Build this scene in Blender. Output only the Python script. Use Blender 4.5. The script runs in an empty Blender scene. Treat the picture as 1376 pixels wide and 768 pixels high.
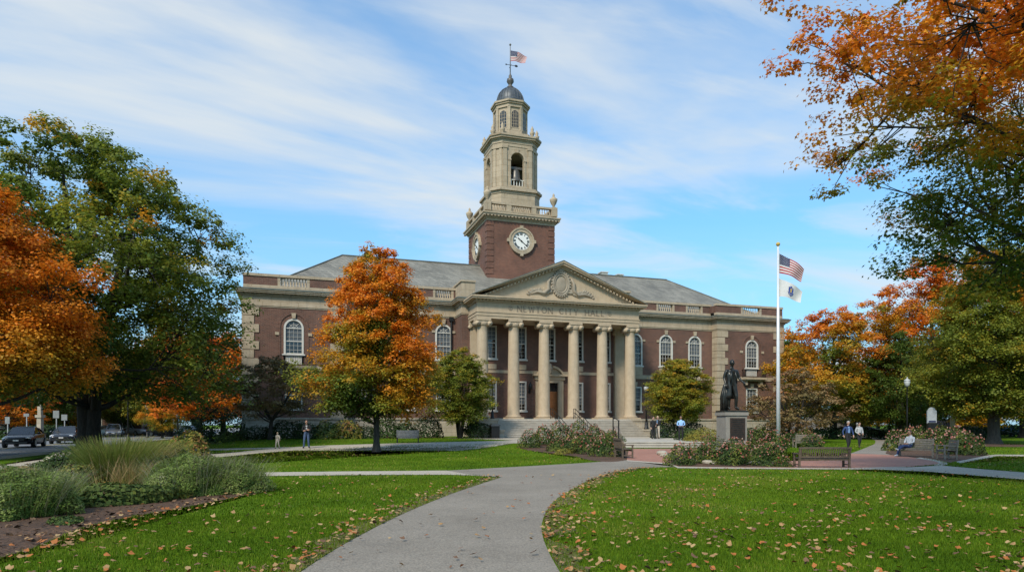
import bpy, bmesh, math, random
import numpy as np
from mathutils import Vector, Matrix
random.seed(7)
RNG = np.random.default_rng(11)
PI = math.pi
SC = bpy.context.scene
COL = SC.collection

# ------------------------------------------------------------------ picture <-> place
F, CX, HY, EYE = 900.0, 688.0, 569.0, 1.65
def smooth(t):
    t = max(0.0, min(1.0, t)); return t*t*(3-2*t)
def gh(x, y):
    """height of the ground: a low rise in front of the building"""
    fall = 1.0 - smooth((x-14.0)/9.0)
    rise = 0.45*smooth((y-41.0)/11.0)
    road = smooth((x+26.0)/8.0)
    return rise*fall*road
def W(px, Z): return ((px-CX)/F*Z, Z)
def P(px, py):
    """ground point seen at a pixel of the photograph"""
    a = (px-CX)/F; b = (py-HY)/F
    lo, z = 2.0, 2.0
    while z < 400:
        z2 = z+0.25
        if EYE-b*z2 <= gh(a*z2, z2): break
        z = z2
    l, r = z, z+0.25
    for _ in range(14):
        m = .5*(l+r)
        if EYE-b*m <= gh(a*m, m): r = m
        else: l = m
    return (a*r, r)

# ------------------------------------------------------------------ things and parts
def thing(name, label, cat, loc=(0,0,0), rz=0.0, group=None):
    o = bpy.data.objects.new(name, None); COL.objects.link(o)
    o.empty_display_size = .3
    o.location = loc; o.rotation_euler = (0,0,rz); o['label'] = label; o['category'] = cat
    if group: o['group'] = group
    return o
def tag(o, label=None, cat=None, group=None, kind=None):
    if label: o['label'] = label
    if cat: o['category'] = cat
    if group: o['group'] = group
    if kind: o['kind'] = kind
    return o
def link(name, me, parent=None, loc=None, rz=None):
    o = bpy.data.objects.new(name, me); COL.objects.link(o)
    if parent: o.parent = parent
    if loc is not None: o.location = loc
    if rz is not None: o.rotation_euler = (0,0,rz)
    return o
def copy_tree(o, parent=None):
    c = o.copy(); COL.objects.link(c)
    if parent: c.parent = parent
    for ch in list(o.children): copy_tree(ch, c)
    return c
def dup(root, loc, rz=0.0, label=None, scale=None, group=None):
    c = copy_tree(root)
    c.location = loc; c.rotation_euler = (0,0,rz)
    if scale is not None: c.scale = scale if hasattr(scale,'__len__') else (scale,)*3
    if label: c['label'] = label
    if group: c['group'] = group
    return c

class MB:
    """collects faces; build() links them as one mesh object"""
    def __init__(s): s.v=[]; s.f=[]; s.m=[]; s.mi=0; s.sm=[]; s.smooth=False
    def add(s, vs, fs):
        b=len(s.v); s.v.extend(vs)
        for f in fs: s.f.append([i+b for i in f]); s.m.append(s.mi); s.sm.append(s.smooth)
    def box(s, x0,x1,y0,y1,z0,z1):
        s.add([(x0,y0,z0),(x1,y0,z0),(x1,y1,z0),(x0,y1,z0),(x0,y0,z1),(x1,y0,z1),(x1,y1,z1),(x0,y1,z1)],
              [(0,3,2,1),(4,5,6,7),(0,1,5,4),(1,2,6,5),(2,3,7,6),(3,0,4,7)])
    def obox(s, c, ax, ay, az):
        c=Vector(c); ax=Vector(ax); ay=Vector(ay); az=Vector(az)
        vs=[tuple(c+i*ax+j*ay+k*az) for k in(-1,1) for j in(-1,1) for i in(-1,1)]
        s.add(vs,[(0,2,3,1),(4,5,7,6),(0,1,5,4),(1,3,7,5),(3,2,6,7),(2,0,4,6)])
    def beam(s, p, q, w, h, up=(0,0,1)):
        p=Vector(p); q=Vector(q); d=(q-p); L=d.length; d.normalize()
        sd=d.cross(Vector(up))
        if sd.length<1e-4: sd=d.cross(Vector((0,1,0)))
        sd.normalize(); u=sd.cross(d)
        s.obox((p+q)/2, d*L/2, sd*w/2, u*h/2)
    def prism(s, poly, fn, d0, d1, caps=True):
        """poly: 2-D outline (counter-clockwise), fn(a,b,d) -> 3-D point"""
        n=len(poly)
        vs=[fn(a,b,d0) for a,b in poly]+[fn(a,b,d1) for a,b in poly]
        fs=[(i,(i+1)%n,n+(i+1)%n,n+i) for i in range(n)]
        if caps: fs+= [tuple(range(n-1,-1,-1)), tuple(range(n,2*n))]
        s.add(vs,fs)
    def flat(s, poly, z0, z1): s.prism(poly, lambda a,b,d:(a,b,d), z0, z1)
    def front(s, poly, y0, y1): s.prism(poly, lambda a,b,d:(a,d,b), y0, y1)
    def tube(s, pts, rad, n=6, cap=True):
        pts=[Vector(p) for p in pts]
        if not hasattr(rad,'__len__'): rad=[rad]*len(pts)
        vs=[]; prev=None
        for i,p in enumerate(pts):
            d=(pts[min(i+1,len(pts)-1)]-pts[max(i-1,0)])
            if d.length<1e-6: d=Vector((0,0,1))
            d.normalize()
            a = prev if prev is not None else (Vector((1,0,0)) if abs(d.x)<.8 else Vector((0,1,0)))
            a = a-d*a.dot(d)
            if a.length<1e-4: a=Vector((0,1,0))-d*d.y
            a.normalize(); prev=a; b=d.cross(a)
            for k in range(n):
                t=2*PI*k/n; vs.append(tuple(p+(a*math.cos(t)+b*math.sin(t))*rad[i]))
        fs=[]
        for i in range(len(pts)-1):
            for k in range(n):
                k2=(k+1)%n; fs.append((i*n+k,i*n+k2,(i+1)*n+k2,(i+1)*n+k))
        if cap: fs+= [tuple(range(n-1,-1,-1)), tuple((len(pts)-1)*n+k for k in range(n))]
        s.add(vs,fs)
    def lathe(s, prof, n=16, c=(0,0), rot=0.0, cap=True):
        vs=[]; m=len(prof)
        for r,z in prof:
            for k in range(n):
                t=2*PI*k/n+rot; vs.append((c[0]+r*math.cos(t),c[1]+r*math.sin(t),z))
        fs=[]
        for i in range(m-1):
            for k in range(n):
                k2=(k+1)%n; fs.append((i*n+k,i*n+k2,(i+1)*n+k2,(i+1)*n+k))
        if cap: fs+=[tuple(range(n-1,-1,-1)), tuple((m-1)*n+k for k in range(n))]
        s.add(vs,fs)
    def ball(s, c, r, nu=10, nv=7, sc=(1,1,1)):
        vs=[]; 
        for i in range(nv+1):
            t=PI*i/nv
            for k in range(nu):
                p=2*PI*k/nu
                vs.append((c[0]+r*sc[0]*math.sin(t)*math.cos(p), c[1]+r*sc[1]*math.sin(t)*math.sin(p), c[2]-r*sc[2]*math.cos(t)))
        fs=[(i*nu+k,i*nu+(k+1)%nu,(i+1)*nu+(k+1)%nu,(i+1)*nu+k) for i in range(nv) for k in range(nu)]
        s.add(vs,fs)
    def mesh(s, name, mats):
        me=bpy.data.meshes.new(name); me.from_pydata(s.v,[],s.f)
        for m in (mats if isinstance(mats,(list,tuple)) else [mats]): me.materials.append(m)
        me.polygons.foreach_set('material_index', s.m)
        me.polygons.foreach_set('use_smooth', s.sm)
        bm=bmesh.new(); bm.from_mesh(me)
        bmesh.ops.remove_doubles(bm, verts=bm.verts, dist=1e-5)
        bmesh.ops.recalc_face_normals(bm, faces=bm.faces); bm.to_mesh(me); bm.free()
        me.update(); return me
    def build(s, name, mats, parent=None, loc=None, rz=None):
        return link(name, s.mesh(name,mats), parent, loc, rz)

def build_pieces(mb, name, mats, parent, n):
    """split the collected faces into n-face pieces, each a mesh of its own"""
    groups={}; par=list(range(len(mb.v)))
    def find(a):
        while par[a]!=a: par[a]=par[par[a]]; a=par[a]
        return a
    for f in mb.f:
        for v in f[1:]: par[find(v)]=find(f[0])
    cen={}
    for i,v in enumerate(mb.v): cen.setdefault(find(i),[]).append(v)
    cen={k:tuple(sum(q[j] for q in v)/len(v) for j in range(3)) for k,v in cen.items()}
    for f,m,sm in zip(mb.f,mb.m,mb.sm): groups.setdefault(n(cen[find(f[0])]),[]).append((f,m,sm))
    for g in groups.values():
        b=MB(); ix={}
        for f,m,sm in g:
            nf=[]
            for i in f:
                if i not in ix: ix[i]=len(b.v); b.v.append(mb.v[i])
                nf.append(ix[i])
            b.f.append(nf); b.m.append(m); b.sm.append(sm)
        b.build(name,mats,parent)

def quads_mesh(name, V, Q, mats, attrs=None, mi=None, smooth=True):
    """fast mesh from numpy arrays; Q is (m,k)"""
    me=bpy.data.meshes.new(name); V=np.asarray(V,dtype=np.float32); Q=np.asarray(Q,dtype=np.int32)
    m,k=Q.shape
    me.vertices.add(len(V)); me.vertices.foreach_set('co',V.ravel())
    me.loops.add(m*k); me.loops.foreach_set('vertex_index',Q.ravel())
    me.polygons.add(m); me.polygons.foreach_set('loop_start',np.arange(0,m*k,k,dtype=np.int32))
    try: me.polygons.foreach_set('loop_total',np.full(m,k,dtype=np.int32))
    except Exception: pass
    for mt in (mats if isinstance(mats,(list,tuple)) else [mats]): me.materials.append(mt)
    if mi is not None: me.polygons.foreach_set('material_index',np.asarray(mi,dtype=np.int32))
    me.polygons.foreach_set('use_smooth',np.full(m,smooth,dtype=bool))
    for nm,a in (attrs or {}).items():
        at=me.attributes.new(nm,'FLOAT','POINT'); at.data.foreach_set('value',np.asarray(a,dtype=np.float32))
    me.update(calc_edges=True); me.validate(); return me

# ------------------------------------------------------------------ materials
MATS={}
def nt(name):
    m=bpy.data.materials.new(name); m.use_nodes=True
    return m, m.node_tree, m.node_tree.nodes['Principled BSDF']
def N(t, typ, **kw):
    n=t.nodes.new(typ)
    for k,v in kw.items(): setattr(n,k,v)
    return n
def ramp(t, stops, interp='LINEAR'):
    n=t.nodes.new('ShaderNodeValToRGB'); cr=n.color_ramp; cr.interpolation=interp
    while len(cr.elements)<len(stops): cr.elements.new(.5)
    for e,(p,c) in zip(cr.elements,stops):
        e.position=p; e.color=(*c,1) if len(c)==3 else c
    return n
def mixc(t, fac, a, b, mode='MIX'):
    n=N(t,'ShaderNodeMix',data_type='RGBA',blend_type=mode)
    for sock,v in ((n.inputs[0],fac),(n.inputs[6],a),(n.inputs[7],b)):
        if hasattr(v,'is_linked') or isinstance(v,bpy.types.NodeSocket): t.links.new(v,sock)
        elif isinstance(v,(int,float)): sock.default_value=v
        else: sock.default_value=(*v,1)
    return n.outputs[2]
def noise(t, vec, scale, detail=4, rough=.6, dist=0.0):
    n=N(t,'ShaderNodeTexNoise'); n.inputs['Scale'].default_value=scale; n.inputs['Detail'].default_value=detail
    n.inputs['Roughness'].default_value=rough; n.inputs['Distortion'].default_value=dist
    if vec is not None: t.links.new(vec,n.inputs['Vector'])
    return n.outputs['Fac']
def bump(t, h, strength, dist, bsdf):
    b=N(t,'ShaderNodeBump'); b.inputs['Strength'].default_value=strength; b.inputs['Distance'].default_value=dist
    t.links.new(h,b.inputs['Height']); t.links.new(b.outputs['Normal'],bsdf.inputs['Normal'])
def coords(t, kind='Object'): return N(t,'ShaderNodeTexCoord').outputs[kind]
def plain(name, col, rough=.6, metal=0.0, var=.15, scale=8.0, spec=.5, bmp=0.0):
    """a surface with a little procedural unevenness"""
    if name in MATS: return MATS[name]
    m,t,b=nt(name); c=coords(t)
    f=noise(t,c,scale)
    r=ramp(t,[(.3,tuple(x*(1-var) for x in col)),(.7,tuple(min(1,x*(1+var)) for x in col))])
    t.links.new(f,r.inputs[0]); t.links.new(r.outputs[0],b.inputs['Base Color'])
    b.inputs['Roughness'].default_value=rough; b.inputs['Metallic'].default_value=metal
    b.inputs['Specular IOR Level'].default_value=spec
    if bmp: bump(t,noise(t,c,scale*4),bmp,.02,b)
    MATS[name]=m; return m
def brick_mat(name, c1, c2, mortar, bw=.22, rh=.075, mort=.009, flatmap=False, stain=.42, rough=.85):
    m,t,b=nt(name); c=coords(t)
    sp=N(t,'ShaderNodeSeparateXYZ'); t.links.new(c,sp.inputs[0])
    cb=N(t,'ShaderNodeCombineXYZ')
    if flatmap:
        t.links.new(sp.outputs[0],cb.inputs[0]); t.links.new(sp.outputs[1],cb.inputs[1])
    else:
        ad=N(t,'ShaderNodeMath',operation='ADD'); t.links.new(sp.outputs[0],ad.inputs[0]); t.links.new(sp.outputs[1],ad.inputs[1])
        t.links.new(ad.outputs[0],cb.inputs[0]); t.links.new(sp.outputs[2],cb.inputs[1])
    br=N(t,'ShaderNodeTexBrick'); t.links.new(cb.outputs[0],br.inputs['Vector'])
    br.inputs['Scale'].default_value=1; br.inputs['Brick Width'].default_value=bw; br.inputs['Row Height'].default_value=rh
    br.inputs['Mortar Size'].default_value=mort; br.inputs['Color1'].default_value=(*c1,1); br.inputs['Color2'].default_value=(*c2,1)
    br.inputs['Mortar'].default_value=(*mortar,1); br.inputs['Bias'].default_value=-.1
    n1=noise(t,c,.35,5,.65); n2=noise(t,cb.outputs[0],9,3)
    r=ramp(t,[(.3,(1-stain,)*3),(.7,(1.12,)*3)]); t.links.new(n1,r.inputs[0])
    o=mixc(t,1.0,br.outputs['Color'],r.outputs[0],'MULTIPLY')
    r2=ramp(t,[(.3,(.72,)*3),(.7,(1.25,)*3)]); t.links.new(n2,r2.inputs[0])
    o=mixc(t,.8,o,r2.outputs[0],'MULTIPLY')
    t.links.new(o,b.inputs['Base Color']); b.inputs['Roughness'].default_value=rough
    bump(t,br.outputs['Fac'],-.35,.01,b)
    MATS[name]=m; return m
def stone_mat(name, c1, c2, stain=(.2,.18,.15), amt=.35, rough=.8, joints=None):
    m,t,b=nt(name); c=coords(t)
    f=noise(t,c,1.6,6,.65); r=ramp(t,[(.3,c1),(.72,c2)]); t.links.new(f,r.inputs[0])
    mp=N(t,'ShaderNodeMapping'); mp.inputs['Scale'].default_value=(2.2,2.2,.28); t.links.new(c,mp.inputs[0])
    s=noise(t,mp.outputs[0],1.0,5,.7); rs=ramp(t,[(.52,(0,0,0)),(.75,(amt,)*3)]); t.links.new(s,rs.inputs[0])
    o=mixc(t,rs.outputs[0],r.outputs[0],stain)
    fine=noise(t,c,22,3); rf=ramp(t,[(.3,(.86,)*3),(.7,(1.1,)*3)]); t.links.new(fine,rf.inputs[0])
    o=mixc(t,1.0,o,rf.outputs[0],'MULTIPLY')
    if joints:
        sp=N(t,'ShaderNodeSeparateXYZ'); t.links.new(c,sp.inputs[0])
        ad=N(t,'ShaderNodeMath',operation='ADD'); t.links.new(sp.outputs[0],ad.inputs[0]); t.links.new(sp.outputs[1],ad.inputs[1])
        cb=N(t,'ShaderNodeCombineXYZ'); t.links.new(ad.outputs[0],cb.inputs[0]); t.links.new(sp.outputs[2],cb.inputs[1])
        br=N(t,'ShaderNodeTexBrick'); t.links.new(cb.outputs[0],br.inputs['Vector']); br.inputs['Scale'].default_value=1
        br.inputs['Brick Width'].default_value=joints[0]; br.inputs['Row Height'].default_value=joints[1]; br.inputs['Mortar Size'].default_value=.018
        br.inputs['Color1'].default_value=(1,1,1,1); br.inputs['Color2'].default_value=(.88,.87,.84,1); br.inputs['Mortar'].default_value=(.62,.58,.52,1)
        o=mixc(t,1.0,o,br.outputs['Color'],'MULTIPLY')
    t.links.new(o,b.inputs['Base Color']); b.inputs['Roughness'].default_value=rough
    bump(t,fine,.25,.02,b)
    MATS[name]=m; return m
def leaf_mat(name, stops, trans=.48, spread=.35, rough=.55, spec=.3):
    m,t,b=nt(name)
    at=N(t,'ShaderNodeAttribute',attribute_name='tint'); rn=N(t,'ShaderNodeAttribute',attribute_name='rnd')
    r=ramp(t,stops); t.links.new(at.outputs['Fac'],r.inputs[0])
    rr=ramp(t,[(0,(1-spread,)*3),(1,(1+spread,)*3)]); t.links.new(rn.outputs['Fac'],rr.inputs[0])
    o=mixc(t,1.0,r.outputs[0],rr.outputs[0],'MULTIPLY')
    t.links.new(o,b.inputs['Base Color']); b.inputs['Roughness'].default_value=rough; b.inputs['Specular IOR Level'].default_value=spec
    tr=N(t,'ShaderNodeBsdfTranslucent'); t.links.new(o,tr.inputs['Color'])
    mx=N(t,'ShaderNodeMixShader'); mx.inputs[0].default_value=trans
    t.links.new(b.outputs[0],mx.inputs[1]); t.links.new(tr.outputs[0],mx.inputs[2])
    t.links.new(mx.outputs[0],t.nodes['Material Output'].inputs['Surface'])
    MATS[name]=m; return m
def bark_mat(name, c1, c2):
    m,t,b=nt(name); c=coords(t)
    mp=N(t,'ShaderNodeMapping'); mp.inputs['Scale'].default_value=(9,9,1.6); t.links.new(c,mp.inputs[0])
    f=noise(t,mp.outputs[0],1.5,6,.7); r=ramp(t,[(.35,c1),(.7,c2)]); t.links.new(f,r.inputs[0])
    t.links.new(r.outputs[0],b.inputs['Base Color']); b.inputs['Roughness'].default_value=.95
    bump(t,f,.8,.05,b); MATS[name]=m; return m

BRICK=brick_mat('red_brick',(.165,.066,.041),(.098,.042,.029),(.20,.145,.11),bw=.30,rh=.105,mort=.012)
TBRICK=brick_mat('tower_brick',(.185,.068,.040),(.125,.048,.031),(.19,.125,.09),bw=.30,rh=.105,mort=.012)
STONE=stone_mat('limestone',(.37,.29,.198),(.475,.38,.268),amt=.6,joints=(1.5,.62))
STONE2=stone_mat('portico_limestone',(.385,.292,.19),(.475,.37,.25),amt=.4)
BASE=stone_mat('base_ashlar',(.33,.285,.22),(.44,.385,.30),joints=(1.1,.42))
STEP=stone_mat('step_granite',(.36,.32,.265),(.48,.435,.365),amt=.5)
CARVE=stone_mat('carved_stone',(.26,.215,.16),(.34,.285,.21),amt=.2)
SLATE=brick_mat('roof_slate',(.19,.175,.14),(.28,.255,.205),(.12,.115,.10),bw=.45,rh=.34,mort=.02,stain=.35,rough=.6)
LEAD=plain('dome_lead',(.075,.083,.09),.5,.3,.3,3,bmp=.2)
COPPER=plain('cornice_flashing',(.13,.14,.12),.7,0,.3,2)
GLASS=plain('window_glass',(.012,.014,.016),.06,0,.3,1,spec=.8)
REFLECTION=plain('window_reflection',(.085,.095,.105),.35,0,.2,2)  # pale upper pane colour, painted in for the sky's reflection
WHITE=plain('window_paint',(.55,.52,.46),.55,0,.08)
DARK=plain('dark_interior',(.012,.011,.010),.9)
IRON=plain('black_iron',(.012,.012,.012),.45,.2,.2)
WOODDOOR=plain('door_wood',(.16,.062,.018),.4,0,.3,5)
BRONZE=plain('bronze',(.034,.034,.030),.35,.6,.5,6,bmp=.15)
PLAQUE=plain('plaque_bronze',(.045,.028,.02),.5,.3,.3)
CLOCKW=plain('clock_white',(.75,.73,.68),.5,0,.04)
BENCHW=plain('teak_grey',(.17,.145,.115),.8,0,.35,12)
BENCHD=plain('teak_brown',(.095,.068,.045),.75,0,.35,12)
BENCHG=plain('painted_grey_slats',(.16,.17,.18),.7,0,.2,12)
POLEW=plain('pole_white',(.62,.63,.65),.35,.1,.05)
GLOBE=plain('lamp_globe',(.42,.42,.41),.35,0,.04)
BARK=bark_mat('bark_dark',(.012,.010,.008),(.05,.04,.032))
BARKG=bark_mat('bark_grey',(.04,.033,.026),(.11,.09,.07))
GREEN_STOPS=[(0,(.030,.056,.010)),(.28,(.10,.15,.020)),(.46,(.25,.26,.028)),(.6,(.54,.30,.022)),(.78,(.76,.255,.018)),(1,(.54,.10,.013))]
LEAF=leaf_mat('autumn_leaves',GREEN_STOPS)
SHRUB=leaf_mat('shrub_leaves',[(0,(.012,.026,.009)),(.35,(.036,.068,.014)),(.6,(.095,.125,.02)),(.8,(.24,.20,.03)),(1,(.30,.12,.04))],trans=.2,rough=.8)
BRONZELEAF=leaf_mat('bronze_leaves',[(0,(.10,.09,.03)),(.4,(.20,.14,.05)),(.7,(.26,.145,.06)),(1,(.34,.14,.05))],trans=.25)
PETAL=leaf_mat('rose_petals',[(0,(.45,.10,.075)),(.5,(.50,.23,.175)),(1,(.55,.39,.31))],trans=.2,spread=.25)
# ------------------------------------------------------------------ the ground and what is laid on it
def lines(a,b,s):
    n=int(round((b-a)/s)); return [a+i*s for i in range(n+1)]
GX=[-900,-400,-200,-110]+lines(-70,70,1.0)+[110,200,400,900]
GY=[-300,-80,-20]+lines(-4,100,1.0)+[130,200,400,900]
def ground_mat():
    m,t,b=nt('lawn_turf'); c=coords(t)
    f=noise(t,c,.22,5,.6); r=ramp(t,[(.3,(.052,.108,.003)),(.5,(.076,.146,.004)),(.72,(.12,.188,.008))]); t.links.new(f,r.inputs[0])
    f2=noise(t,c,30,4,.7); r2=ramp(t,[(.3,(.45,)*3),(.7,(1.4,)*3)]); t.links.new(f2,r2.inputs[0])
    o=mixc(t,1.0,r.outputs[0],r2.outputs[0],'MULTIPLY')
    mp=N(t,'ShaderNodeMapping'); mp.inputs['Scale'].default_value=(.25,1.6,1); mp.inputs['Rotation'].default_value=(0,0,.25); t.links.new(c,mp.inputs[0])
    f3=noise(t,mp.outputs[0],1.0,3,.6,.6); r3=ramp(t,[(.35,(.85,.85,.85)),(.65,(1.18,1.14,1.1))]); t.links.new(f3,r3.inputs[0])
    o=mixc(t,1.0,o,r3.outputs[0],'MULTIPLY')
    t.links.new(o,b.inputs['Base Color']); b.inputs['Roughness'].default_value=.95; b.inputs['Specular IOR Level'].default_value=.08
    bump(t,f2,.6,.04,b); return m
def asphalt(name,c1,c2,scale=60,chip=False):
    m,t,b=nt(name); c=coords(t)
    f=noise(t,c,.5,5,.6); r=ramp(t,[(.3,c1),(.7,c2)]); t.links.new(f,r.inputs[0])
    f2=noise(t,c,scale,3,.8); r2=ramp(t,[(.3,(.5,)*3),(.7,(1.45,)*3)]); t.links.new(f2,r2.inputs[0])
    o=mixc(t,1.0,r.outputs[0],r2.outputs[0],'MULTIPLY')
    f3=noise(t,c,2.2,6,.75,.8); r3=ramp(t,[(.58,(0,0,0)),(.7,(.35,)*3)]); t.links.new(f3,r3.inputs[0])
    o=mixc(t,r3.outputs[0],o,tuple(x*.6 for x in c1))
    v=N(t,'ShaderNodeTexVoronoi',feature='DISTANCE_TO_EDGE'); v.inputs['Scale'].default_value=.33; v.inputs['Randomness'].default_value=1
    wn=N(t,'ShaderNodeTexNoise'); wn.inputs['Scale'].default_value=1.3; t.links.new(c,wn.inputs['Vector'])
    mxv=N(t,'ShaderNodeMix',data_type='RGBA',blend_type='LINEAR_LIGHT'); mxv.inputs[0].default_value=.6; t.links.new(c,mxv.inputs[6]); t.links.new(wn.outputs['Color'],mxv.inputs[7])
    t.links.new(mxv.outputs[2],v.inputs['Vector'])
    rv=ramp(t,[(0,(.22,)*3),(.006,(0,0,0))]); t.links.new(v.outputs['Distance'],rv.inputs[0])
    o=mixc(t,rv.outputs[0],o,tuple(x*.35 for x in c1))
    t.links.new(o,b.inputs['Base Color']); b.inputs['Roughness'].default_value=.9
    if chip: r2.color_ramp.elements[0].color=(.25,.25,.25,1); r2.color_ramp.elements[1].color=(2.1,2.0,1.9,1)
    bump(t,f2,1.0 if chip else .5,.05 if chip else .01,b); MATS[name]=m; return m
TURF=ground_mat()
PATH=asphalt('path_asphalt',(.185,.157,.122),(.25,.215,.17),38)
ROADM=asphalt('road_asphalt',(.13,.135,.15),(.17,.175,.185),20)
CONC=asphalt('walk_concrete',(.33,.285,.22),(.42,.37,.295),25)
PAVER=brick_mat('plaza_pavers',(.37,.155,.10),(.29,.12,.08),(.28,.18,.14),bw=.2,rh=.1,mort=.008,flatmap=True,stain=.15)
MULCH=asphalt('bark_mulch',(.046,.023,.011),(.10,.052,.025),16,True)
EDGE=asphalt('worn_turf_edge',(.11,.095,.03),(.16,.12,.045),30)

vs=[(x,y,gh(x,y) if (-70<=x<=70 and -4<=y<=100) else gh(max(-70,min(70,x)),max(-4,min(100,y)))) for y in GY for x in GX]
nx=len(GX); qs=[(j*nx+i,j*nx+i+1,(j+1)*nx+i+1,(j+1)*nx+i) for j in range(len(GY)-1) for i in range(nx-1)]
g=link('ground',quads_mesh('ground',vs,qs,TURF)); tag(g,kind='structure')

HARD=[]            # outlines that carry no grass
def inside(poly, X, Y):
    p=np.asarray(poly); r=np.zeros(len(X),bool); n=len(p); j=n-1
    for i in range(n):
        xi,yi=p[i]; xj,yj=p[j]
        c=((yi>Y)!=(yj>Y))&(X<(xj-xi)*(Y-yi)/(yj-yi+1e-12)+xi); r^=c; j=i
    return r
def curve(pts, n=6):
    """Catmull-Rom through ground points"""
    out=[]; m=len(pts)
    for i in range(m-1):
        p0=pts[max(i-1,0)]; p1=pts[i]; p2=pts[i+1]; p3=pts[min(i+2,m-1)]
        for k in range(n):
            t=k/n
            out.append(tuple(.5*((2*p1[a])+(-p0[a]+p2[a])*t+(2*p0[a]-5*p1[a]+4*p2[a]-p3[a])*t*t+(-p0[a]+3*p1[a]-3*p2[a]+p3[a])*t**3) for a in(0,1)))
    out.append(tuple(pts[-1])); return out
def drape(name, poly, mat, lift, kind='structure', hard=True):
    poly=[q for i,q in enumerate(poly) if math.dist(q,poly[i-1])>1e-4]
    bm=bmesh.new(); vv=[bm.verts.new((x,y,0)) for x,y in poly]; f=bm.faces.new(vv)
    bmesh.ops.triangulate(bm,faces=[f],ngon_method='EAR_CLIP')
    xs=[p[0] for p in poly]; ys=[p[1] for p in poly]
    if max(ys)>40 and min(xs)<24:
        for x in GX:
            if min(xs)<x<max(xs) and x<25: bmesh.ops.bisect_plane(bm,geom=bm.verts[:]+bm.edges[:]+bm.faces[:],plane_co=(x,0,0),plane_no=(1,0,0))
        for y in GY:
            if min(ys)<y<max(ys) and 39<y<54: bmesh.ops.bisect_plane(bm,geom=bm.verts[:]+bm.edges[:]+bm.faces[:],plane_co=(0,y,0),plane_no=(0,1,0))
    for v in bm.verts: v.co.z=gh(v.co.x,v.co.y)+lift
    bmesh.ops.recalc_face_normals(bm,faces=bm.faces)
    for fc in bm.faces:
        if fc.normal.z<0: fc.normal_flip()
    me=bpy.data.meshes.new(name); bm.to_mesh(me); bm.free(); me.materials.append(mat)
    o=link(name,me); tag(o,kind=kind)
    if hard: HARD.append(poly)
    return o
pp=lambda L:[P(x,y) for x,y in L]
def strip(name, A, B, mat, lift):
    vs=[(x,y,gh(x,y)+lift) for x,y in A]+[(x,y,gh(x,y)+lift) for x,y in B]; n=len(A)
    o=link(name,quads_mesh(name,vs,[(i,i+1,n+i+1,n+i) for i in range(n-1)],mat)); tag(o,kind='structure'); return o
# main walk: left edge up from the frame's foot, the far edge, then the right edge back down
left=curve(pp([(340,820),(405,768),(470,727),(540,691),(600,666),(640,652),(674,641)]))
far=pp([(600,632),(700,626.5),(762,623),(801,620.5),(842,618)])
right=curve(pp([(911,627),(862,628.5),(828,633),(798,643),(769,657),(744,674),(730,697),(730,723),(752,768),(800,830)]))
MAIN=left+pp([(640,639.0)])+far+pp([(900,622)])+right+[(.9,4.2),(-2.1,4.2)]
drape('path',MAIN,PATH,.008)
drape('side_path',pp([(640,639),(601,637.6),(480,638),(353,639.4),(250,643),(150,650),(140,645),(250,637.5),(353,634.5),(480,633),(600,632)]),CONC,.0125)
up_lo=curve(pp([(60,640),(180,622),(293,614),(350,608.5),(412,604),(500,599.6),(600,597),(690,595.2)]))
up_hi=curve(pp([(690,591.8),(600,593.6),(500,596.2),(412,599.3),(350,604.0),(293,609.5),(180,616),(60,632)]))
drape('front_walk',up_lo+up_hi,CONC,.012)
drape('garden_walk',pp([(255,605.5),(372,602.3),(390,601.6),(390,600.4),(255,603.2)]),CONC,.010)
# plaza of brick pavers with its concrete rim and the walk that leaves it to the right
PLZ_FRONT=pp([(842,618.6),(900,622.6),(911,627.5),(1000,628.6),(1070,629),(1143,629.3),(1215,627.5)])
PLZ=PLZ_FRONT+curve(pp([(1215,627.5),(1252,624.5),(1266,622),(1250,618),(1200,611.4),(1142,609.2)]))+pp([(1100,618.8),(1048,619.2),(1000,618)])+pp([(950,611),(925,604),(905,602.6),(845,602.6)])
drape('plaza',PLZ,PAVER,.012)
drape('plaza_rim',pp([(842,618.2),(900,622.2),(911,627),(1000,628.1),(1070,628.5),(1143,628.8),(1215,627)])+pp([(1240,631),(1143,630.8),(1070,630.4),(1000,630),(911,629),(900,624),(842,619.6)]),CONC,.018)
drape('east_walk',pp([(1143,631),(1179,630.8),(1250,634),(1376,644.5),(1500,656),(1500,646),(1376,635),(1320,630.6),(1265,625.6),(1215,628.2)]),CONC,.0205)
rim=curve(pp([(1265,625.8),(1274,622.4),(1256,617.4),(1236,614.6)]))+curve(pp([(1238,616.2),(1252,618.6),(1266,622.2),(1258,625.3)]))
strip('plaza_rim',curve(pp([(1265,625.8),(1274,622.4),(1256,617.4),(1236,614.6)])),curve(pp([(1252,624.9),(1262,622.1),(1250,618.4),(1230,615.6)])),CONC,.0165)
drape('far_east_walk',pp([(1290,622),(1340,612.6),(1376,612.8),(1460,613.5),(1460,611.2),(1376,610.6),(1338,610.4),(1275,616.5)]),CONC,.009)
fw=curve(pp([(1142,609.2),(1165,600.5),(1176,594.5),(1168,589.2),(1120,585.2),(1050,583.5)]))
fw2=curve(pp([(1050,581.6),(1120,582.3),(1178,585),(1205,588),(1207,592),(1197,600),(1196,611)]))
drape('park_path',fw+fw2,PATH,.007)
TX0,TX1,TY0=7.45,14.2,43.7
drape('forecourt',pp([(690,595.2),(690,591.8)])+[(-6.2,56.8),(-3,57.5),(7.4,60.8),(7.4,45.6)],CONC,.013)
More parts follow.
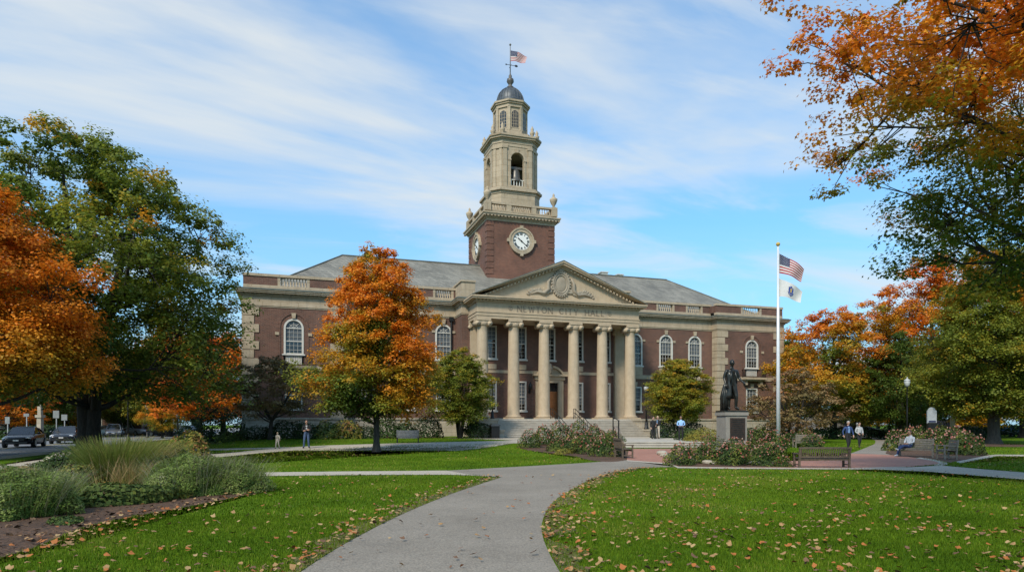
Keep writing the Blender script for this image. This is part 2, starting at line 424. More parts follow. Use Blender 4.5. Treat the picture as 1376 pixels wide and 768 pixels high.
# street with its verges
RD=Vector((-.285,.9585)); RN=Vector((.9585,.285))
def RP(s,o): # along the street, across it (0 = near kerb, positive to the left)
    p=Vector((-24.2,32.0))+RD*s-RN*o; return (p.x,p.y)
HARD.append([RP(-40,-.1),RP(160,-.1),RP(160,11.6),RP(-40,11.6)])
def ribbon(name,o0,o1,mat,z0,z1,s0=-40,s1=220):
    b=MB(); b.flat([RP(s0,o0),RP(s1,o0),RP(s1,o1),RP(s0,o1)],z0,z1); o=b.build(name,mat); tag(o,kind='structure'); return o
ribbon('road',0,11,ROADM,.002,.010)
YEL=plain('line_yellow',(.45,.33,.06),.8)
WPAINT=plain('road_paint_white',(.6,.6,.58),.8)
el=[(p[0]-.02,p[1]) for p in left]; ew=[(p[0]-.32-.16*math.sin(i*1.7)-.1*math.sin(i*.6),p[1]+.05) for i,p in enumerate(left)]
strip('worn_edge',el,ew,EDGE,.0045)
er=[(p[0]+.02,p[1]) for p in right if p[1]<32]; ew=[(p[0]+.34+.18*math.sin(i*1.3)+.1*math.sin(i*.7),p[1]+.08) for i,p in enumerate(right) if p[1]<32]
strip('worn_edge',er,ew,EDGE,.0045)
for o in (5.3,5.6): ribbon('centre_line',o,o+.12,YEL,.011,.014)
ribbon('kerb',-.2,-.002,CONC,-.05,.12); ribbon('kerb',11.002,11.2,CONC,-.05,.12)
ribbon('sidewalk',11.202,14.0,CONC,-.02,.125)
sw=pp([(-90,644),(0,631),(40,626),(72,619.5),(84,614.5),(76,612),(66,616),(30,621),(0,625.5),(-90,637)])
drape('near_sidewalk',sw,CONC,.014)
# beds
BED1=curve(pp([(-120,790),(0,750),(49,735),(112,709),(180,694),(262,679),(322,667),(358,659),(352,648)]))+pp([(300,640),(230,622),(150,612),(95,622),(0,640),(-120,660)])
drape('mulch_bed',BED1,MULCH,.011)
drape('rose_mulch',curve(pp([(694,600),(720,606),(770,612.5),(801,619.5),(842,617.5),(845,606),(800,597),(740,594.5),(694,600)])),MULCH,.0095)
drape('rose_mulch',pp([(905,623.5),(912,626.6),(1068,627.8),(1060,619.5),(1000,617),(950,611.5),(925,604.5),(915,606),(893,611)]),MULCH,.0165)
drape('rose_mulch',pp([(1190,609),(1210,613.6),(1256,617.8),(1276,621.6),(1330,611),(1310,601),(1215,596),(1193,602)]),MULCH,.0105)
for (a,b,rx,ry) in ((506,608.4,1.45,1.7),(1337,598,4.2,4.0)):
    cx,cy=P(a,b); drape('tree_mulch',[(cx+rx*math.cos(t)*(1+.08*math.sin(5*t)),cy+ry*math.sin(t)) for t in np.linspace(0,2*PI,28)[:-1]],MULCH,.010)
drape('foundation_bed',[(-26.5,56.6),(-22.6,55.6),(-8.8,60.2),(-7.0,57.2),(-6.4,57.8),(-6.0,63),(-27,58.5)],MULCH,.011)
# three low steps up to the forecourt and the raised slab
st=MB(); st.box(TX0,TX1,TY0+1.2,61.5,.2,.4525)
for i in range(3):
    zt=.15*(i+1)+.0005*i; st.box(TX0,TX1,TY0+.4*i,TY0+.4*i+.44,-.1,zt-.05); st.box(TX0,TX1,TY0+.4*i-.05,TY0+.4*i+.441,zt-.0501,zt)
tag(st.build('terrace',STEP),kind='structure'); HARD.append([(TX0,TY0),(TX1,TY0),(TX1,61.5),(TX0,61.5)])

# grass: blades over the nearer lawns, one stuff
def vn0(p,s):
    q=p*s; return (np.sin(q[:,0]*1.3+2*np.sin(q[:,1]*.7))+np.sin(q[:,1]*1.7+2*np.sin(q[:,0]*.9+1)))/2
def blades(n,y0,y1,h,w,amp=1.0):
    Y=np.sqrt(RNG.random(n)*(y1*y1-y0*y0)+y0*y0); X=(RNG.random(n)*1.62-.81)*Y
    ok=np.ones(n,bool)
    for p in HARD: ok&=~inside(p,X,Y)
    ok&=(X>-21)
    X,Y=X[ok],Y[ok]; n=len(X)
    Zg=np.array([gh(a,b) for a,b in zip(X,Y)])
    k=.75+.5*np.sin(X*1.7+np.sin(Y*1.3)*2)*np.sin(Y*1.1+X*.6); 
    hh=h*(.55+.75*RNG.random(n))*(.8+.3*k); a=RNG.random(n)*2*PI; ww=w*(.7+.6*RNG.random(n))
    lx,ly=np.cos(a),np.sin(a); b=RNG.normal(0,.45,n); bx,by=-ly*b*hh,lx*b*hh
    V=np.empty((n,5,3)); 
    V[:,0]=np.c_[X-lx*ww,Y-ly*ww,Zg-.004]; V[:,1]=np.c_[X+lx*ww,Y+ly*ww,Zg-.004]
    V[:,2]=np.c_[X+lx*ww*.7+bx*.35,Y+ly*ww*.7+by*.35,Zg+hh*.6]; V[:,3]=np.c_[X-lx*ww*.7+bx*.35,Y-ly*ww*.7+by*.35,Zg+hh*.6]
    V[:,4]=np.c_[X+bx,Y+by,Zg+hh]
    pp3=np.c_[X,Y*.7,np.zeros(n)]; lowf=vn0(pp3,.35)*.2+vn0(pp3,1.1)*.14; tint=np.repeat(np.clip(.46+.30*(k-.75)+lowf+RNG.normal(0,.15,n)+np.where(RNG.random(n)<.05,.35,0),0,1),5); rnd=np.repeat(RNG.random(n),5)
    return V.reshape(-1,3),n,tint,rnd
GRASSM=leaf_mat('grass_blades',[(0,(.040,.084,.004)),(.45,(.096,.163,.007)),(.75,(.165,.215,.018)),(1,(.30,.26,.07))],trans=.3,spread=.3,rough=.9,spec=.08)
parts=[blades(150000,6.6,12,.042,.0035),blades(110000,12,20,.045,.006),blades(80000,20,34,.05,.010),blades(50000,34,56,.06,.018)]
Vs=[];Qs=[];T=[];R_=[];o=0
for V,n,t_,r_ in parts:
    i=np.arange(n)*5+o
    Qs.append(np.c_[i,i+1,i+2,i+3]); Qs.append(np.c_[i+3,i+2,i+4,i+4]); Vs.append(V);T.append(t_);R_.append(r_); o+=n*5
Q4=np.concatenate([q for q in Qs if True])
# triangles for the tips: split everything into triangles
tri=[]
for q in Qs:
    if (q[:,2]==q[:,3]).all(): tri.append(q[:,:3])
    else: tri.append(q[:,[0,1,2]]); tri.append(q[:,[0,2,3]])
go=link('grass',quads_mesh('grass',np.concatenate(Vs),np.concatenate(tri),GRASSM,{'tint':np.concatenate(T),'rnd':np.concatenate(R_)}))
tag(go,'short mown green grass growing over the lawns','grass',kind='stuff')
# ------------------------------------------------------------------ the city hall
TH=math.radians(18.1); HC=3.85
hall=thing('city_hall','large red brick city hall with limestone portico, slate roof and a domed clock tower','building',
           (HC*math.cos(TH),66+HC*math.sin(TH),0),TH)
def HW(x,y,z=0):
    """hall coordinates -> world"""
    return (HC*math.cos(TH)+x*math.cos(TH)-y*math.sin(TH), 66+HC*math.sin(TH)+x*math.sin(TH)+y*math.cos(TH), z)
CP=-.5                                             # middle of the portico and tower
FOOT=[(-28.55,0),(-19.8,0),(-19.8,1),(-9.3,1),(-9.3,-1.5),(8.3,-1.5),(8.3,1),(19.8,1),(19.8,0),(28.55,0),(28.55,20),(-28.55,20)]
def offset(poly,d):
    n=len(poly); out=[]
    for i in range(n):
        a,b,c=Vector(poly[i-1]),Vector(poly[i]),Vector(poly[(i+1)%n])
        e1=(b-a).normalized(); e2=(c-b).normalized()
        n1=Vector((e1.y,-e1.x)); n2=Vector((e2.y,-e2.x))
        q=b+(n1+n2)*d/(1+n1.dot(n2)); out.append((q.x,q.y))
    return out
def band(mb,poly,d,z0,z1): mb.flat(offset(poly,d),z0,z1)
def arc(cx,cz,r,n=14): return [(cx+r*math.cos(t),cz+r*math.sin(t)) for t in np.linspace(0,PI,n+1)]   # right to left

def wall(mb,xa,xb,za,zb,y,ops,depth=.28):
    """brick sheet at y with real openings and their reveals"""
    cols={}
    for o in ops: cols.setdefault(o['x'],[]).append(o)
    x=xa
    q=lambda p: mb.add([(a,y,b) for a,b in p],[tuple(range(len(p)))])
    for xc,os_ in sorted(cols.items()):
        W_=max(o['w'] for o in os_); l,r=xc-W_/2,xc+W_/2
        if l>x: q([(x,za),(l,za),(l,zb),(x,zb)])
        z=za
        for o in sorted(os_,key=lambda o:o['z0']):
            ol,orr=o['x']-o['w']/2,o['x']+o['w']/2
            q([(l,z),(r,z),(r,o['z0']),(l,o['z0'])])
            if o.get('arch'):
                A=arc(o['x'],o['z1'],o['w']/2); z=o['z1']+o['w']/2+.12
                for i in range(len(A)-1):
                    q([A[i+1],A[i],(A[i][0],z),(A[i+1][0],z)])
                bd=[(ol,o['z0']),(orr,o['z0'])]+A
            else:
                z=o['z1']; bd=[(ol,o['z0']),(orr,o['z0']),(orr,z),(ol,z)]
            if W_-o['w']>1e-3: q([(l,o['z0']),(ol,o['z0']),(ol,z),(l,z)]); q([(orr,o['z0']),(r,o['z0']),(r,z),(orr,z)])
            mb.prism(bd,lambda a,b,d:(a,d,b),y,y+depth,caps=False)
        q([(l,z),(r,z),(r,zb),(l,zb)]); x=r
    if xb>x: q([(x,za),(xb,za),(xb,zb),(x,zb)])

WINX_W=[-17.6,-14.0,-10.75,9.75,13.0-.1+1.1,17.6]
WINX_W=[-17.6,-14.05,-10.5,10.3,14.0,17.6]
PAV=[-24.3,24.3]; POR=[CP-6,CP-3,CP+3,CP+6]
wb=MB()
A_W=dict(w=1.66,z0=7.85,z1=10.45,arch=True); L_W=dict(w=1.5,z0=2.95,z1=5.6)
up=lambda x:dict(A_W,x=x); lo=lambda x:dict(L_W,x=x)
wall(wb,-28.55,-19.8,2.1,11.9,0,[dict(x=-24.3,w=1.7,z0=6.95,z1=10.15,arch=True),lo(-24.3)])
wall(wb,19.8,28.55,2.1,11.9,0,[dict(x=24.3,w=1.7,z0=6.95,z1=10.15,arch=True),lo(24.3)])
wall(wb,-19.8,-9.3,2.1,11.9,1,[up(x) for x in WINX_W[:3]]+[lo(x) for x in WINX_W[:3]])
wall(wb,8.3,19.8,2.1,11.9,1,[up(x) for x in WINX_W[3:]]+[lo(x) for x in WINX_W[3:]])
PW=dict(w=1.25,z0=7.85,z1=11.0); PL=dict(w=1.25,z0=2.9,z1=5.75)
wall(wb,-9.3,8.3,2.1,11.9,-1.5,[dict(PW,x=CP+k*3) for k in(-2,-1,0,1,2)]+[dict(PL,x=CP+k*3) for k in(-2,-1,1,2)]+[dict(x=CP,w=1.75,z0=2.1,z1=5.65)])
for x0,y0,x1,y1 in ((-19.8,0,-19.8,1),(19.8,0,19.8,1),(-9.3,-1.5,-9.3,1),(8.3,-1.5,8.3,1),(28.55,0,28.55,20),(-28.55,0,-28.55,20),(-28.55,20,28.55,20)):
    wb.add([(x0,y0,2.1),(x1,y1,2.1),(x1,y1,11.9),(x0,y0,11.9)],[(0,1,2,3)])
# arched recess rings of brick over the pavilion windows
for x in PAV:
    o=arc(x,10.25,1.28); i=arc(x,10.25,1.12)
    for k in range(len(o)-1): wb.front([i[k],o[k],o[k+1],i[k+1]],-.06,.0)
    for s in(-1,1): wb.box(x+s*1.12 if s>0 else x-1.28,x+1.28 if s>0 else x-1.12,-.06,0,6.95,10.25)
walls=wb.build('wall',BRICK,hall)
bs=MB()
band(bs,FOOT,.12,-.5,1.75); band(bs,FOOT,.06,1.75,2.04); band(bs,FOOT,.16,2.035,2.2)
for xa,xb,y in ((-28.4,-19.7,-.02),(19.7,28.4,-.02)): pass
bs.build('stone_base',BASE,hall)
# quoins at the pavilion corners
qb=MB()
for sx in(-1,1):
    for k in range(13):
        z0=2.22+k*.745; L=1.35 if k%2==0 else .95
        for xo in (28.55,19.8):
            e=sx*xo; inn=-sx if xo==28.55 else sx
            lo_,hi_=sorted((e+(.06*-inn),e+inn*L)); qb.box(lo_,hi_,-.07,.3 if xo==28.55 else .9,z0,z0+.70)
        # side face of the outer corner
        lo_,hi_=sorted((sx*28.63,sx*28.3)); qb.box(lo_,hi_,.303,L*.95,z0,z0+.70)
        lo_,hi_=sorted((sx*28.62,sx*28.3)); qb.box(lo_,hi_,18.9,20.05,z0,z0+.70)
build_pieces(qb,'quoins',STONE,hall,lambda c:(c[0]>0,abs(c[0])>24,c[1]>10))
# belt course between the storeys
bc=MB()
for xa,xb,y in ((-27.2,-25.25,0),(-23.35,-21.2,0),(21.2,23.35,0),(25.25,27.2,0),(-19.75,-9.35,1),(8.35,19.75,1)):
    bc.box(xa,xb,y-.07,y+.1,6.42,6.86)
for xa,xb in ((-9.25,8.25),): bc.box(xa,xb,-1.56,-1.4,6.5,6.78)
build_pieces(bc,'belt_course',STONE,hall,lambda c:sum(c[0]>v for v in(-24.3,-20.5,-9.3,8.3,20.5,24.3)))
# entablature all round, cornice and parapet
en=MB()
band(en,FOOT,.05,11.9,12.02); band(en,FOOT,.10,12.018,12.45); band(en,FOOT,.06,12.448,12.86)
en.build('frieze',STONE,hall)
co=MB(); co.mi=0
band(co,FOOT,.16,12.858,12.98); band(co,FOOT,.48,13.1,13.24); band(co,FOOT,.56,13.238,13.36)
band(co,FOOT,.22,12.978,13.102)
co.mi=1; band(co,FOOT,.62,13.358,13.43); band(co,FOOT,.45,13.428,13.5)
co.mi=0
for (xa,xb,y) in ((-28.7,-19.7,0),(19.7,28.7,0),(-19.2,-9.8,1),(9.0,19.2,1)):
    x=xa
    while x<xb: co.box(x,x+.17,y-.36,y-.2,12.985,13.095); x+=.36
co.build('cornice',[STONE,COPPER],hall)
pa=MB(); pb=MB()
BAL={-24.3:1.25,24.3:1.25,-17.6:1.0,-14.05:1.0,-10.5:.9,10.3:.75,14.0:1.0,17.6:.95}
def parapet_run(xa,xb,y,centres):
    pa.box(xa,xb,y+.0,y+.45,13.498,13.86); pa.box(xa-.05,xb+.05,y-.05,y+.5,14.62,14.85)
    x=xa
    for c in centres:
        w=BAL[c]; pb.box(x,c-w,y+.03,y+.42,13.858,14.622)
        for s in(-1,1): pa.box(c+s*(w-.0)-.11 ,c+s*w+.11,y+.02,y+.43,13.857,14.621)
        x=c+w
    pb.box(x,xb,y+.03,y+.42,13.858,14.622)
parapet_run(-28.5,-19.75,.05,[-24.3]); parapet_run(19.75,28.5,.05,[24.3])
parapet_run(-19.7,-9.35,1.05,[-17.6,-14.05,-10.5]); parapet_run(8.35,19.7,1.05,[10.3,14.0,17.6])
for s in(-1,1):
    e=s*28.3
    pa.box(e-.2,e+.2,.55,19.9,13.498,13.86); pb.box(e-.18,e+.18,.55,19.9,13.858,14.622); pa.box(e-.25,e+.25,.56,19.95,14.62,14.849)
    e=s*19.75; pb.box(e-.15,e+.15,.5,1.1,13.858,14.622)
pa.box(-28.1,28.1,19.5,19.9,13.498,14.848)
# solid stone parapet of the middle block
pa.box(-9.3,-8.0,-1.5,3,13.5,15.0); pa.box(7.0,8.3,-1.5,3,13.5,15.0); pa.box(-9.4,-7.95,-1.6,3.1,14.998,15.16); pa.box(6.95,8.4,-1.6,3.1,14.998,15.16)
pa.build('parapet',STONE,hall); build_pieces(pb,'parapet_panel',BRICK,hall,lambda c:(round(c[0],1),round(c[1],1)))
def baluster(mb,x,y,z0,h,r=.085,n=6):
    mb.lathe([(r*.9,z0),(r*.9,z0+.08*h),(r*.45,z0+.14*h),(r,z0+.34*h),(r*.75,z0+.5*h),(r*.42,z0+.72*h),(r*.5,z0+.86*h),(r*.9,z0+.92*h),(r*.9,z0+h)],n,(x,y))
for c,w in BAL.items():
    b=MB(); y=.27 if abs(c)>20 else 1.27; n=int(round(2*w/.27)); b.smooth=True
    for i in range(n): baluster(b,c-w+.11+(2*w-.22)*(i+.5)/n,y,13.858,.765)
    b.build('balustrade',STONE,hall)
# roof
RZ,RX,RY=19.4,19.45,10
rf=MB(); e=[(-27.0,1.7,14.0),(27.0,1.7,14.0),(27.0,18.3,14.0),(-27.0,18.3,14.0)]; rg=[(-RX,RY,RZ),(RX,RY,RZ)]
rf.add(e+rg,[(0,1,5,4),(1,2,5),(2,3,4,5),(3,0,4)])
roof=rf.build('roof',SLATE,hall)
rd=MB(); rd.beam((-RX,RY,RZ+.03),(RX,RY,RZ+.03),.28,.1)
for s in(-1,1):
    rd.beam((s*RX,RY,RZ+.03),(s*27,1.7,14.03),.22,.08); rd.beam((s*RX,RY,RZ+.03),(s*27,18.3,14.03),.22,.08)
rd.build('ridge_flashing',COPPER,roof)
fl=MB(); fl.flat(offset(FOOT,-.4),13.4,13.48); fl.build('gutter_deck',COPPER,roof)
for x,w,h in ((6.9,.9,.75),(11.3,.8,.55),(13.4,.7,.4)):
    c=MB(); c.box(x-w/2,x+w/2,RY+.4,RY+1.3,RZ-.9,RZ+h-.12); c.box(x-w/2-.08,x+w/2+.08,RY+.32,RY+1.38,RZ+h-.122,RZ+h); c.build('roof_vent',COPPER if x<7 else WHITE,roof)

# windows
def muntins(mb,x0,x1,z0,z1,y,nx,nz,t=.021):
    for i in range(1,nx): a=x0+(x1-x0)*i/nx; mb.box(a-t/2,a+t/2,y-.03,y+.005,z0,z1)
    for j in range(1,nz): a=z0+(z1-z0)*j/nz; mb.box(x0,x1,y-.031,y+.004,a-t/2,a+t/2)
def arch_window(x,w,z0,zs,y,apron=True,balcony=False):
    """white casing round an arched sash window; its glass is the sub-part"""
    b=MB(); r=w/2; f=.17
    zb=z0 if not balcony else z0+.9
    for s in(-1,1): b.box(*sorted((x+s*r*.995,x+s*(r-f))),y-.05,y+.2,zb,zs)
    o=arc(x,zs,r*.995); i=arc(x,zs,r-f)
    for k in range(len(o)-1): b.front([i[k],o[k],o[k+1],i[k+1]],y-.05,y+.2)
    b.box(x-r-.12,x+r+.12,y-.12,y+.2,zb-.14,zb-.002)
    b.box(x-r+f,x+r-f,y+.04,y+.14,zb,zb+.09)
    zm=zb+(zs-zb)*.5
    b.box(x-r+f,x+r-f,y+.03,y+.13,zm-.04,zm+.04); b.box(x-r+f,x+r-f,y+.03,y+.13,zs-.04,zs+.04)
    muntins(b,x-r+f,x+r-f,zb,zs,y+.1,4,6)
    for t in (PI*.25,PI*.5,PI*.75): b.beam((x,y+.09,zs),(x+(r-f)*math.cos(t),y+.09,zs+(r-f)*math.sin(t)),.03,.03,up=(0,1,0))
    ii=arc(x,zs,(r-f)*.5); 
    for k in range(len(ii)-1): b.beam((ii[k][0],y+.09,ii[k][1]),(ii[k+1][0],y+.09,ii[k+1][1]),.03,.03,up=(0,1,0))
    fr=b.build('window',WHITE,hall)
    zm=zb+(zs-zb)*random.choice((.3,.5,.5,.62,.8,.95))
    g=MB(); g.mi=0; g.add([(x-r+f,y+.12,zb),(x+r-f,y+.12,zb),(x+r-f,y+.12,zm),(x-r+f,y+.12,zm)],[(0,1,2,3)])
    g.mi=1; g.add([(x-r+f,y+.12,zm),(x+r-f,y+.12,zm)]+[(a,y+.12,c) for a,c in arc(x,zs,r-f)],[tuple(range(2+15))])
    g.build('pane',[GLASS,REFLECTION],fr)
    # stone keystone and imposts, apron below
    k=MB(); k.front([(x-.14,zs+r+.0),(x+.14,zs+r+.0),(x+.2,zs+r+.48),(x-.2,zs+r+.48)],y-.14,y-.01)
    if not balcony:
        for s in(-1,1): k.box(x+s*(r+.16)-.16,x+s*(r+.16)+.16,y-.09,y-.01,zs-.02,zs+.2)
    if apron: k.box(x-r,x+r,y-.06,y+.1,6.862,zb-.145)
    build_pieces(k,'stone_trim',STONE,fr,lambda c:(round(c[0],1),round(c[2],1)))
def sash_window(x,w,z0,z1,y,key=True,nz=6):
    b=MB(); r=w/2; f=.13
    for s in(-1,1): b.box(*sorted((x+s*r*.996,x+s*(r-f))),y-.04,y+.2,z0,z1)
    b.box(x-r+.004,x+r-.004,y-.041,y+.2,z1-f,z1-.004); b.box(x-r-.1,x+r+.1,y-.12,y+.2,z0-.13,z0+.02)
    zm=(z0+z1-f)/2; b.box(x-r+f,x+r-f,y+.03,y+.13,zm-.04,zm+.04); b.box(x-r+f,x+r-f,y+.04,y+.14,z0+.02,z0+.09)
    muntins(b,x-r+f,x+r-f,z0,z1-f,y+.1,3,nz); fr=b.build('window',WHITE,hall)
    zm=z0+(z1-f-z0)*random.choice((.25,.5,.5,.6,.75,.9))
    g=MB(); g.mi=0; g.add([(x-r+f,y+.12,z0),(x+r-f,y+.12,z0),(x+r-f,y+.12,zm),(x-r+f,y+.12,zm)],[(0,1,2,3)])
    g.mi=1; g.add([(x-r+f,y+.12,zm),(x+r-f,y+.12,zm),(x+r-f,y+.12,z1-f),(x-r+f,y+.12,z1-f)],[(0,1,2,3)]); g.build('pane',[GLASS,REFLECTION],fr)
    if key:
        k=MB(); k.front([(x-.16,z1+.0),(x+.16,z1+.0),(x+.22,z1+.5),(x-.22,z1+.5)],y-.1,y-.01); k.build('keystone',STONE,fr)
for x in WINX_W:
    arch_window(x,1.66,7.85,10.45,1); sash_window(x,1.5,2.95,5.6,1)
for x in PAV:
    arch_window(x,1.7,6.95,10.15,0,apron=False,balcony=True); sash_window(x,1.5,2.95,5.6,0)
    b=MB(); b.box(x-1.45,x+1.45,-.75,.02,6.55,6.78); b.box(x-1.3,x+1.3,-.6,.01,6.4,6.552)
    for s in(-1,1): b.front([(x+s*1.0-.13,5.95),(x+s*1.0+.13,5.95),(x+s*1.0+.13,6.4),(x+s*1.0-.13,6.4)],-.45,-.01)
    bl=b.build('balcony',STONE,hall)
    r=MB(); r.box(x-1.35,x+1.35,-.7,-.66,7.62,7.68); r.box(x-1.35,x+1.35,-.7,-.66,6.84,6.88)
    for s in(-1,1):
        r.box(x+s*1.33-.02,x+s*1.33+.02,-.66,-.03,7.62,7.68); r.box(x+s*1.33-.02,x+s*1.33+.02,-.66,-.03,6.84,6.88)
    for i in range(19): a=x-1.33+2.66*i/18; r.box(a-.013,a+.013,-.69,-.67,6.785,7.62)
    for i in range(5):
        for s in(-1,1): a=-.6+.13*i; r.box(x+s*1.33-.012,x+s*1.33+.012,a-.012,a+.012,6.785,7.62)
    r.build('railing',IRON,bl)
    k=MB()
    for s in(-1,1): k.box(x+s*1.4-.17,x+s*1.4+.17,-.1,-.001,9.5,9.76)
    k.build('impost',STONE,bl)
    g=MB(); g.box(x-.68,x+.68,.02,.1,6.96,7.7); g.build('panel',WHITE,bl)
for k in(-2,-1,0,1,2):
    x=CP+k*3; sash_window(x,1.25,7.85,11.0,-1.5,False,8)
    if k: sash_window(x,1.25,2.9,5.75,-1.5,False,8)
    if k:
        s=MB(); s.box(x-.6,x+.6,-1.57,-1.45,6.86,7.35); s.build('carved_panel',STONE,hall)

# ---- the portico
pf=MB(); pf.box(-9.3,8.3,-5.3,-1.5,1.2,2.095); pf.build('portico_floor',STEP,hall)
ZT=.452
sp=MB(); nst=11; hh=(2.094-ZT)/nst
for i in range(nst):
    y1=-5.3-.33*i; zt=2.094-hh*(i+1)-.0005*i; sp.box(CP-7.0,CP+7.0,y1-.31,y1+.02 if i else y1,-.1,zt-.045); sp.box(CP-7.0,CP+7.0,y1-.35,y1+.021 if i else y1,zt-.0451,zt)
sp.build('steps',STEP,hall)
ck=MB()
for s in(-1,1):
    xa,xb=sorted((CP+s*7.003,CP+s*8.75)); ck.box(xa,xb,-7.3,-5.302,-.1,1.92); ck.box(xa-.08,xb+.08,-7.38,-5.303,1.918,2.10)
    ck.box(xa,xb,-9.1,-7.302,-.1,1.0); ck.box(xa-.06,xb+.06,-9.16,-7.303,.998,1.15)
build_pieces(ck,'cheek_block',BASE,hall,lambda c:c[0]>CP)
for s in(-1.15,1.15):
    r=MB(); y0,y1=-5.2,-8.9; z0,z1=2.1,.5; x=CP+s
    for dz in(.55,.95): r.tube([(x,y0+.4,z0+dz),(x,y0,z0+dz),(x,y1,z1+dz),(x,y1-.3,z1+dz)],.03,6)
    for i in range(5): t=i/4; r.tube([(x,y0+(y1-y0)*t,z0+(z1-z0)*t-.15),(x,y0+(y1-y0)*t,z0+(z1-z0)*t+.95)],.025,5)
    r.tube([(x,y0+.4,2.05),(x,y0+.4,3.05)],.03,6); r.build('handrail',IRON,hall)
def ring(r,z,n=28): return [(r,z)]
def column_mb():
    b=MB(); b.smooth=True; prof=[]
    for i in range(13):
        t=i/12; prof.append((.56*(1-.17*t**1.8),2.5+t*(10.55-2.5)))
    b.lathe([(.62,2.42),(.58,2.46)]+prof+[(.50,10.6)],28); return b
def cap_mb():
    b=MB(); b.box(-.66,.66,-.62,.62,10.98,11.18); b.smooth=True
    b.lathe([(.48,10.5),(.54,10.62),(.6,10.8),(.55,10.9)],20)
    b.smooth=False; b.box(-.6,.6,-.55,.55,10.78,10.982)
    b.smooth=True
    for sx in(-1,1):
        for rr,d in((.225,.58),(.15,.61),(.07,.63)):
            c=(sx*.58,10.74)
            b.prism([(c[0]+rr*math.cos(t),c[1]+rr*math.sin(t)) for t in np.linspace(0,2*PI,15)[:-1]],lambda a,z,d:(a,d,z),-d,d)
    return b
def base_mb():
    b=MB(); b.box(-.76,.76,-.76,.76,2.09,2.24); b.smooth=True
    b.lathe([(.70,2.238),(.75,2.28),(.75,2.33),(.68,2.37),(.63,2.39),(.66,2.42),(.62,2.46)],24); return b
cm=column_mb().mesh('column',STONE2); km=cap_mb().mesh('capital',STONE2); bm_=base_mb().mesh('column_base',STONE2)
for k in(-7.5,-4.5,-1.5,1.5,4.5,7.5):
    c=link('column',cm,hall,(CP+k,-4.0,0)); link('capital',km,c); link('column_base',bm_,c)
for s in(-1,1):
    x=CP+s*7.5; p=MB(); p.box(x-.52,x+.52,-1.85,-1.49,2.45,10.6); p.box(x-.62,x+.62,-1.95,-1.48,2.09,2.452); p.box(x-.56,x+.56,-1.9,-1.48,10.6,10.78); p.box(x-.64,x+.64,-1.98,-1.47,10.778,11.18)
    p.smooth=True
    for sx in(-1,1): p.prism([(x+sx*.56+.2*math.cos(t),10.72+.2*math.sin(t)) for t in np.linspace(0,2*PI,13)[:-1]],lambda a,z,d:(a,d,z),-1.97,-1.6)
    p.build('pilaster',STONE2,hall)
ent=MB(); X0,X1,YF=CP-8.15,CP+8.15,-4.55
ent.box(X0,X1,YF,-1.3,11.18,11.42); ent.box(X0-.04,X1+.04,YF-.05,-1.3,11.418,11.70); ent.box(X0-.09,X1+.09,YF-.1,-1.3,11.698,11.78)
ent.box(X0-.0,X1+.0,YF-.015,-1.3,11.778,12.62)
ent.build('entablature',STONE2,hall)
cn=MB(); CB=12.62
cn.box(X0-.12,X1+.12,YF-.14,-1.45,CB-.002,CB+.1)
cn.box(X0-.2,X1+.2,YF-.22,-1.45,CB+.098,CB+.24)
cn.box(X0-.55,X1+.55,YF-.58,-1.45,CB+.238,CB+.38); cn.box(X0-.62,X1+.62,YF-.66,-1.45,CB+.378,CB+.52)
x=X0-.2
while x<X1+.2: cn.box(x,x+.16,YF-.36,YF-.2,CB+.1,CB+.235); x+=.34
cn.build('portico_cornice',STONE2,hall)
# pediment: tympanum, raking cornice, roof behind
HWD=X1+.62-CP; BZ=CB+.52; AZ=16.75
slope=(AZ-BZ)/HWD
ty=MB(); ty.front([(CP-HWD+.7,BZ-.01),(CP+HWD-.7,BZ-.01),(CP,AZ-.3)],YF+.05,YF+.5); ty.build('tympanum',STONE2,hall)
rk=MB(); rk.mi=0
def rake(mb,t0,t1,y0,y1,cut=0):
    """strip parallel to the slope between t0 and t1 below the roof line"""
    for s in(-1,1):
        A=[(CP+s*(HWD-cut),BZ+slope*cut-t1),(CP+s*(HWD-cut),BZ+slope*cut-t0),(CP,AZ-t0),(CP,AZ-t1)]
        A=[(a,max(z,BZ+.0)) for a,z in A]
        mb.front(A,y0,y1)
rake(rk,0,.16,YF-.66,4.5); rake(rk,.158,.34,YF-.56,YF+.3); rake(rk,.338,.5,YF-.22,YF+.3); rake(rk,.498,.62,YF-.1,YF+.3)
for s in(-1,1):
    d=.9
    while d<HWD-.3:
        zc=AZ-slope*d-.42; rk.obox((CP+s*d,YF-.29,zc),(.075,0,-s*slope*.075),(0,.07,0),(0,0,.075)); d+=.34
rk.mi=1; rake(rk,-.06,-.002,YF-.7,6)
rk.build('raking_cornice',[STONE2,COPPER],hall)
pr=MB(); pr.add([(CP-HWD,-4.4,BZ+.02),(CP,-4.4,AZ+.02),(CP+HWD,-4.4,BZ+.02),(CP-HWD,8.5,BZ+.02),(CP,8.5,AZ+.02),(CP+HWD,8.5,BZ+.02)],[(0,1,4,3),(1,2,5,4)])
pr.build('portico_roof',SLATE,hall)
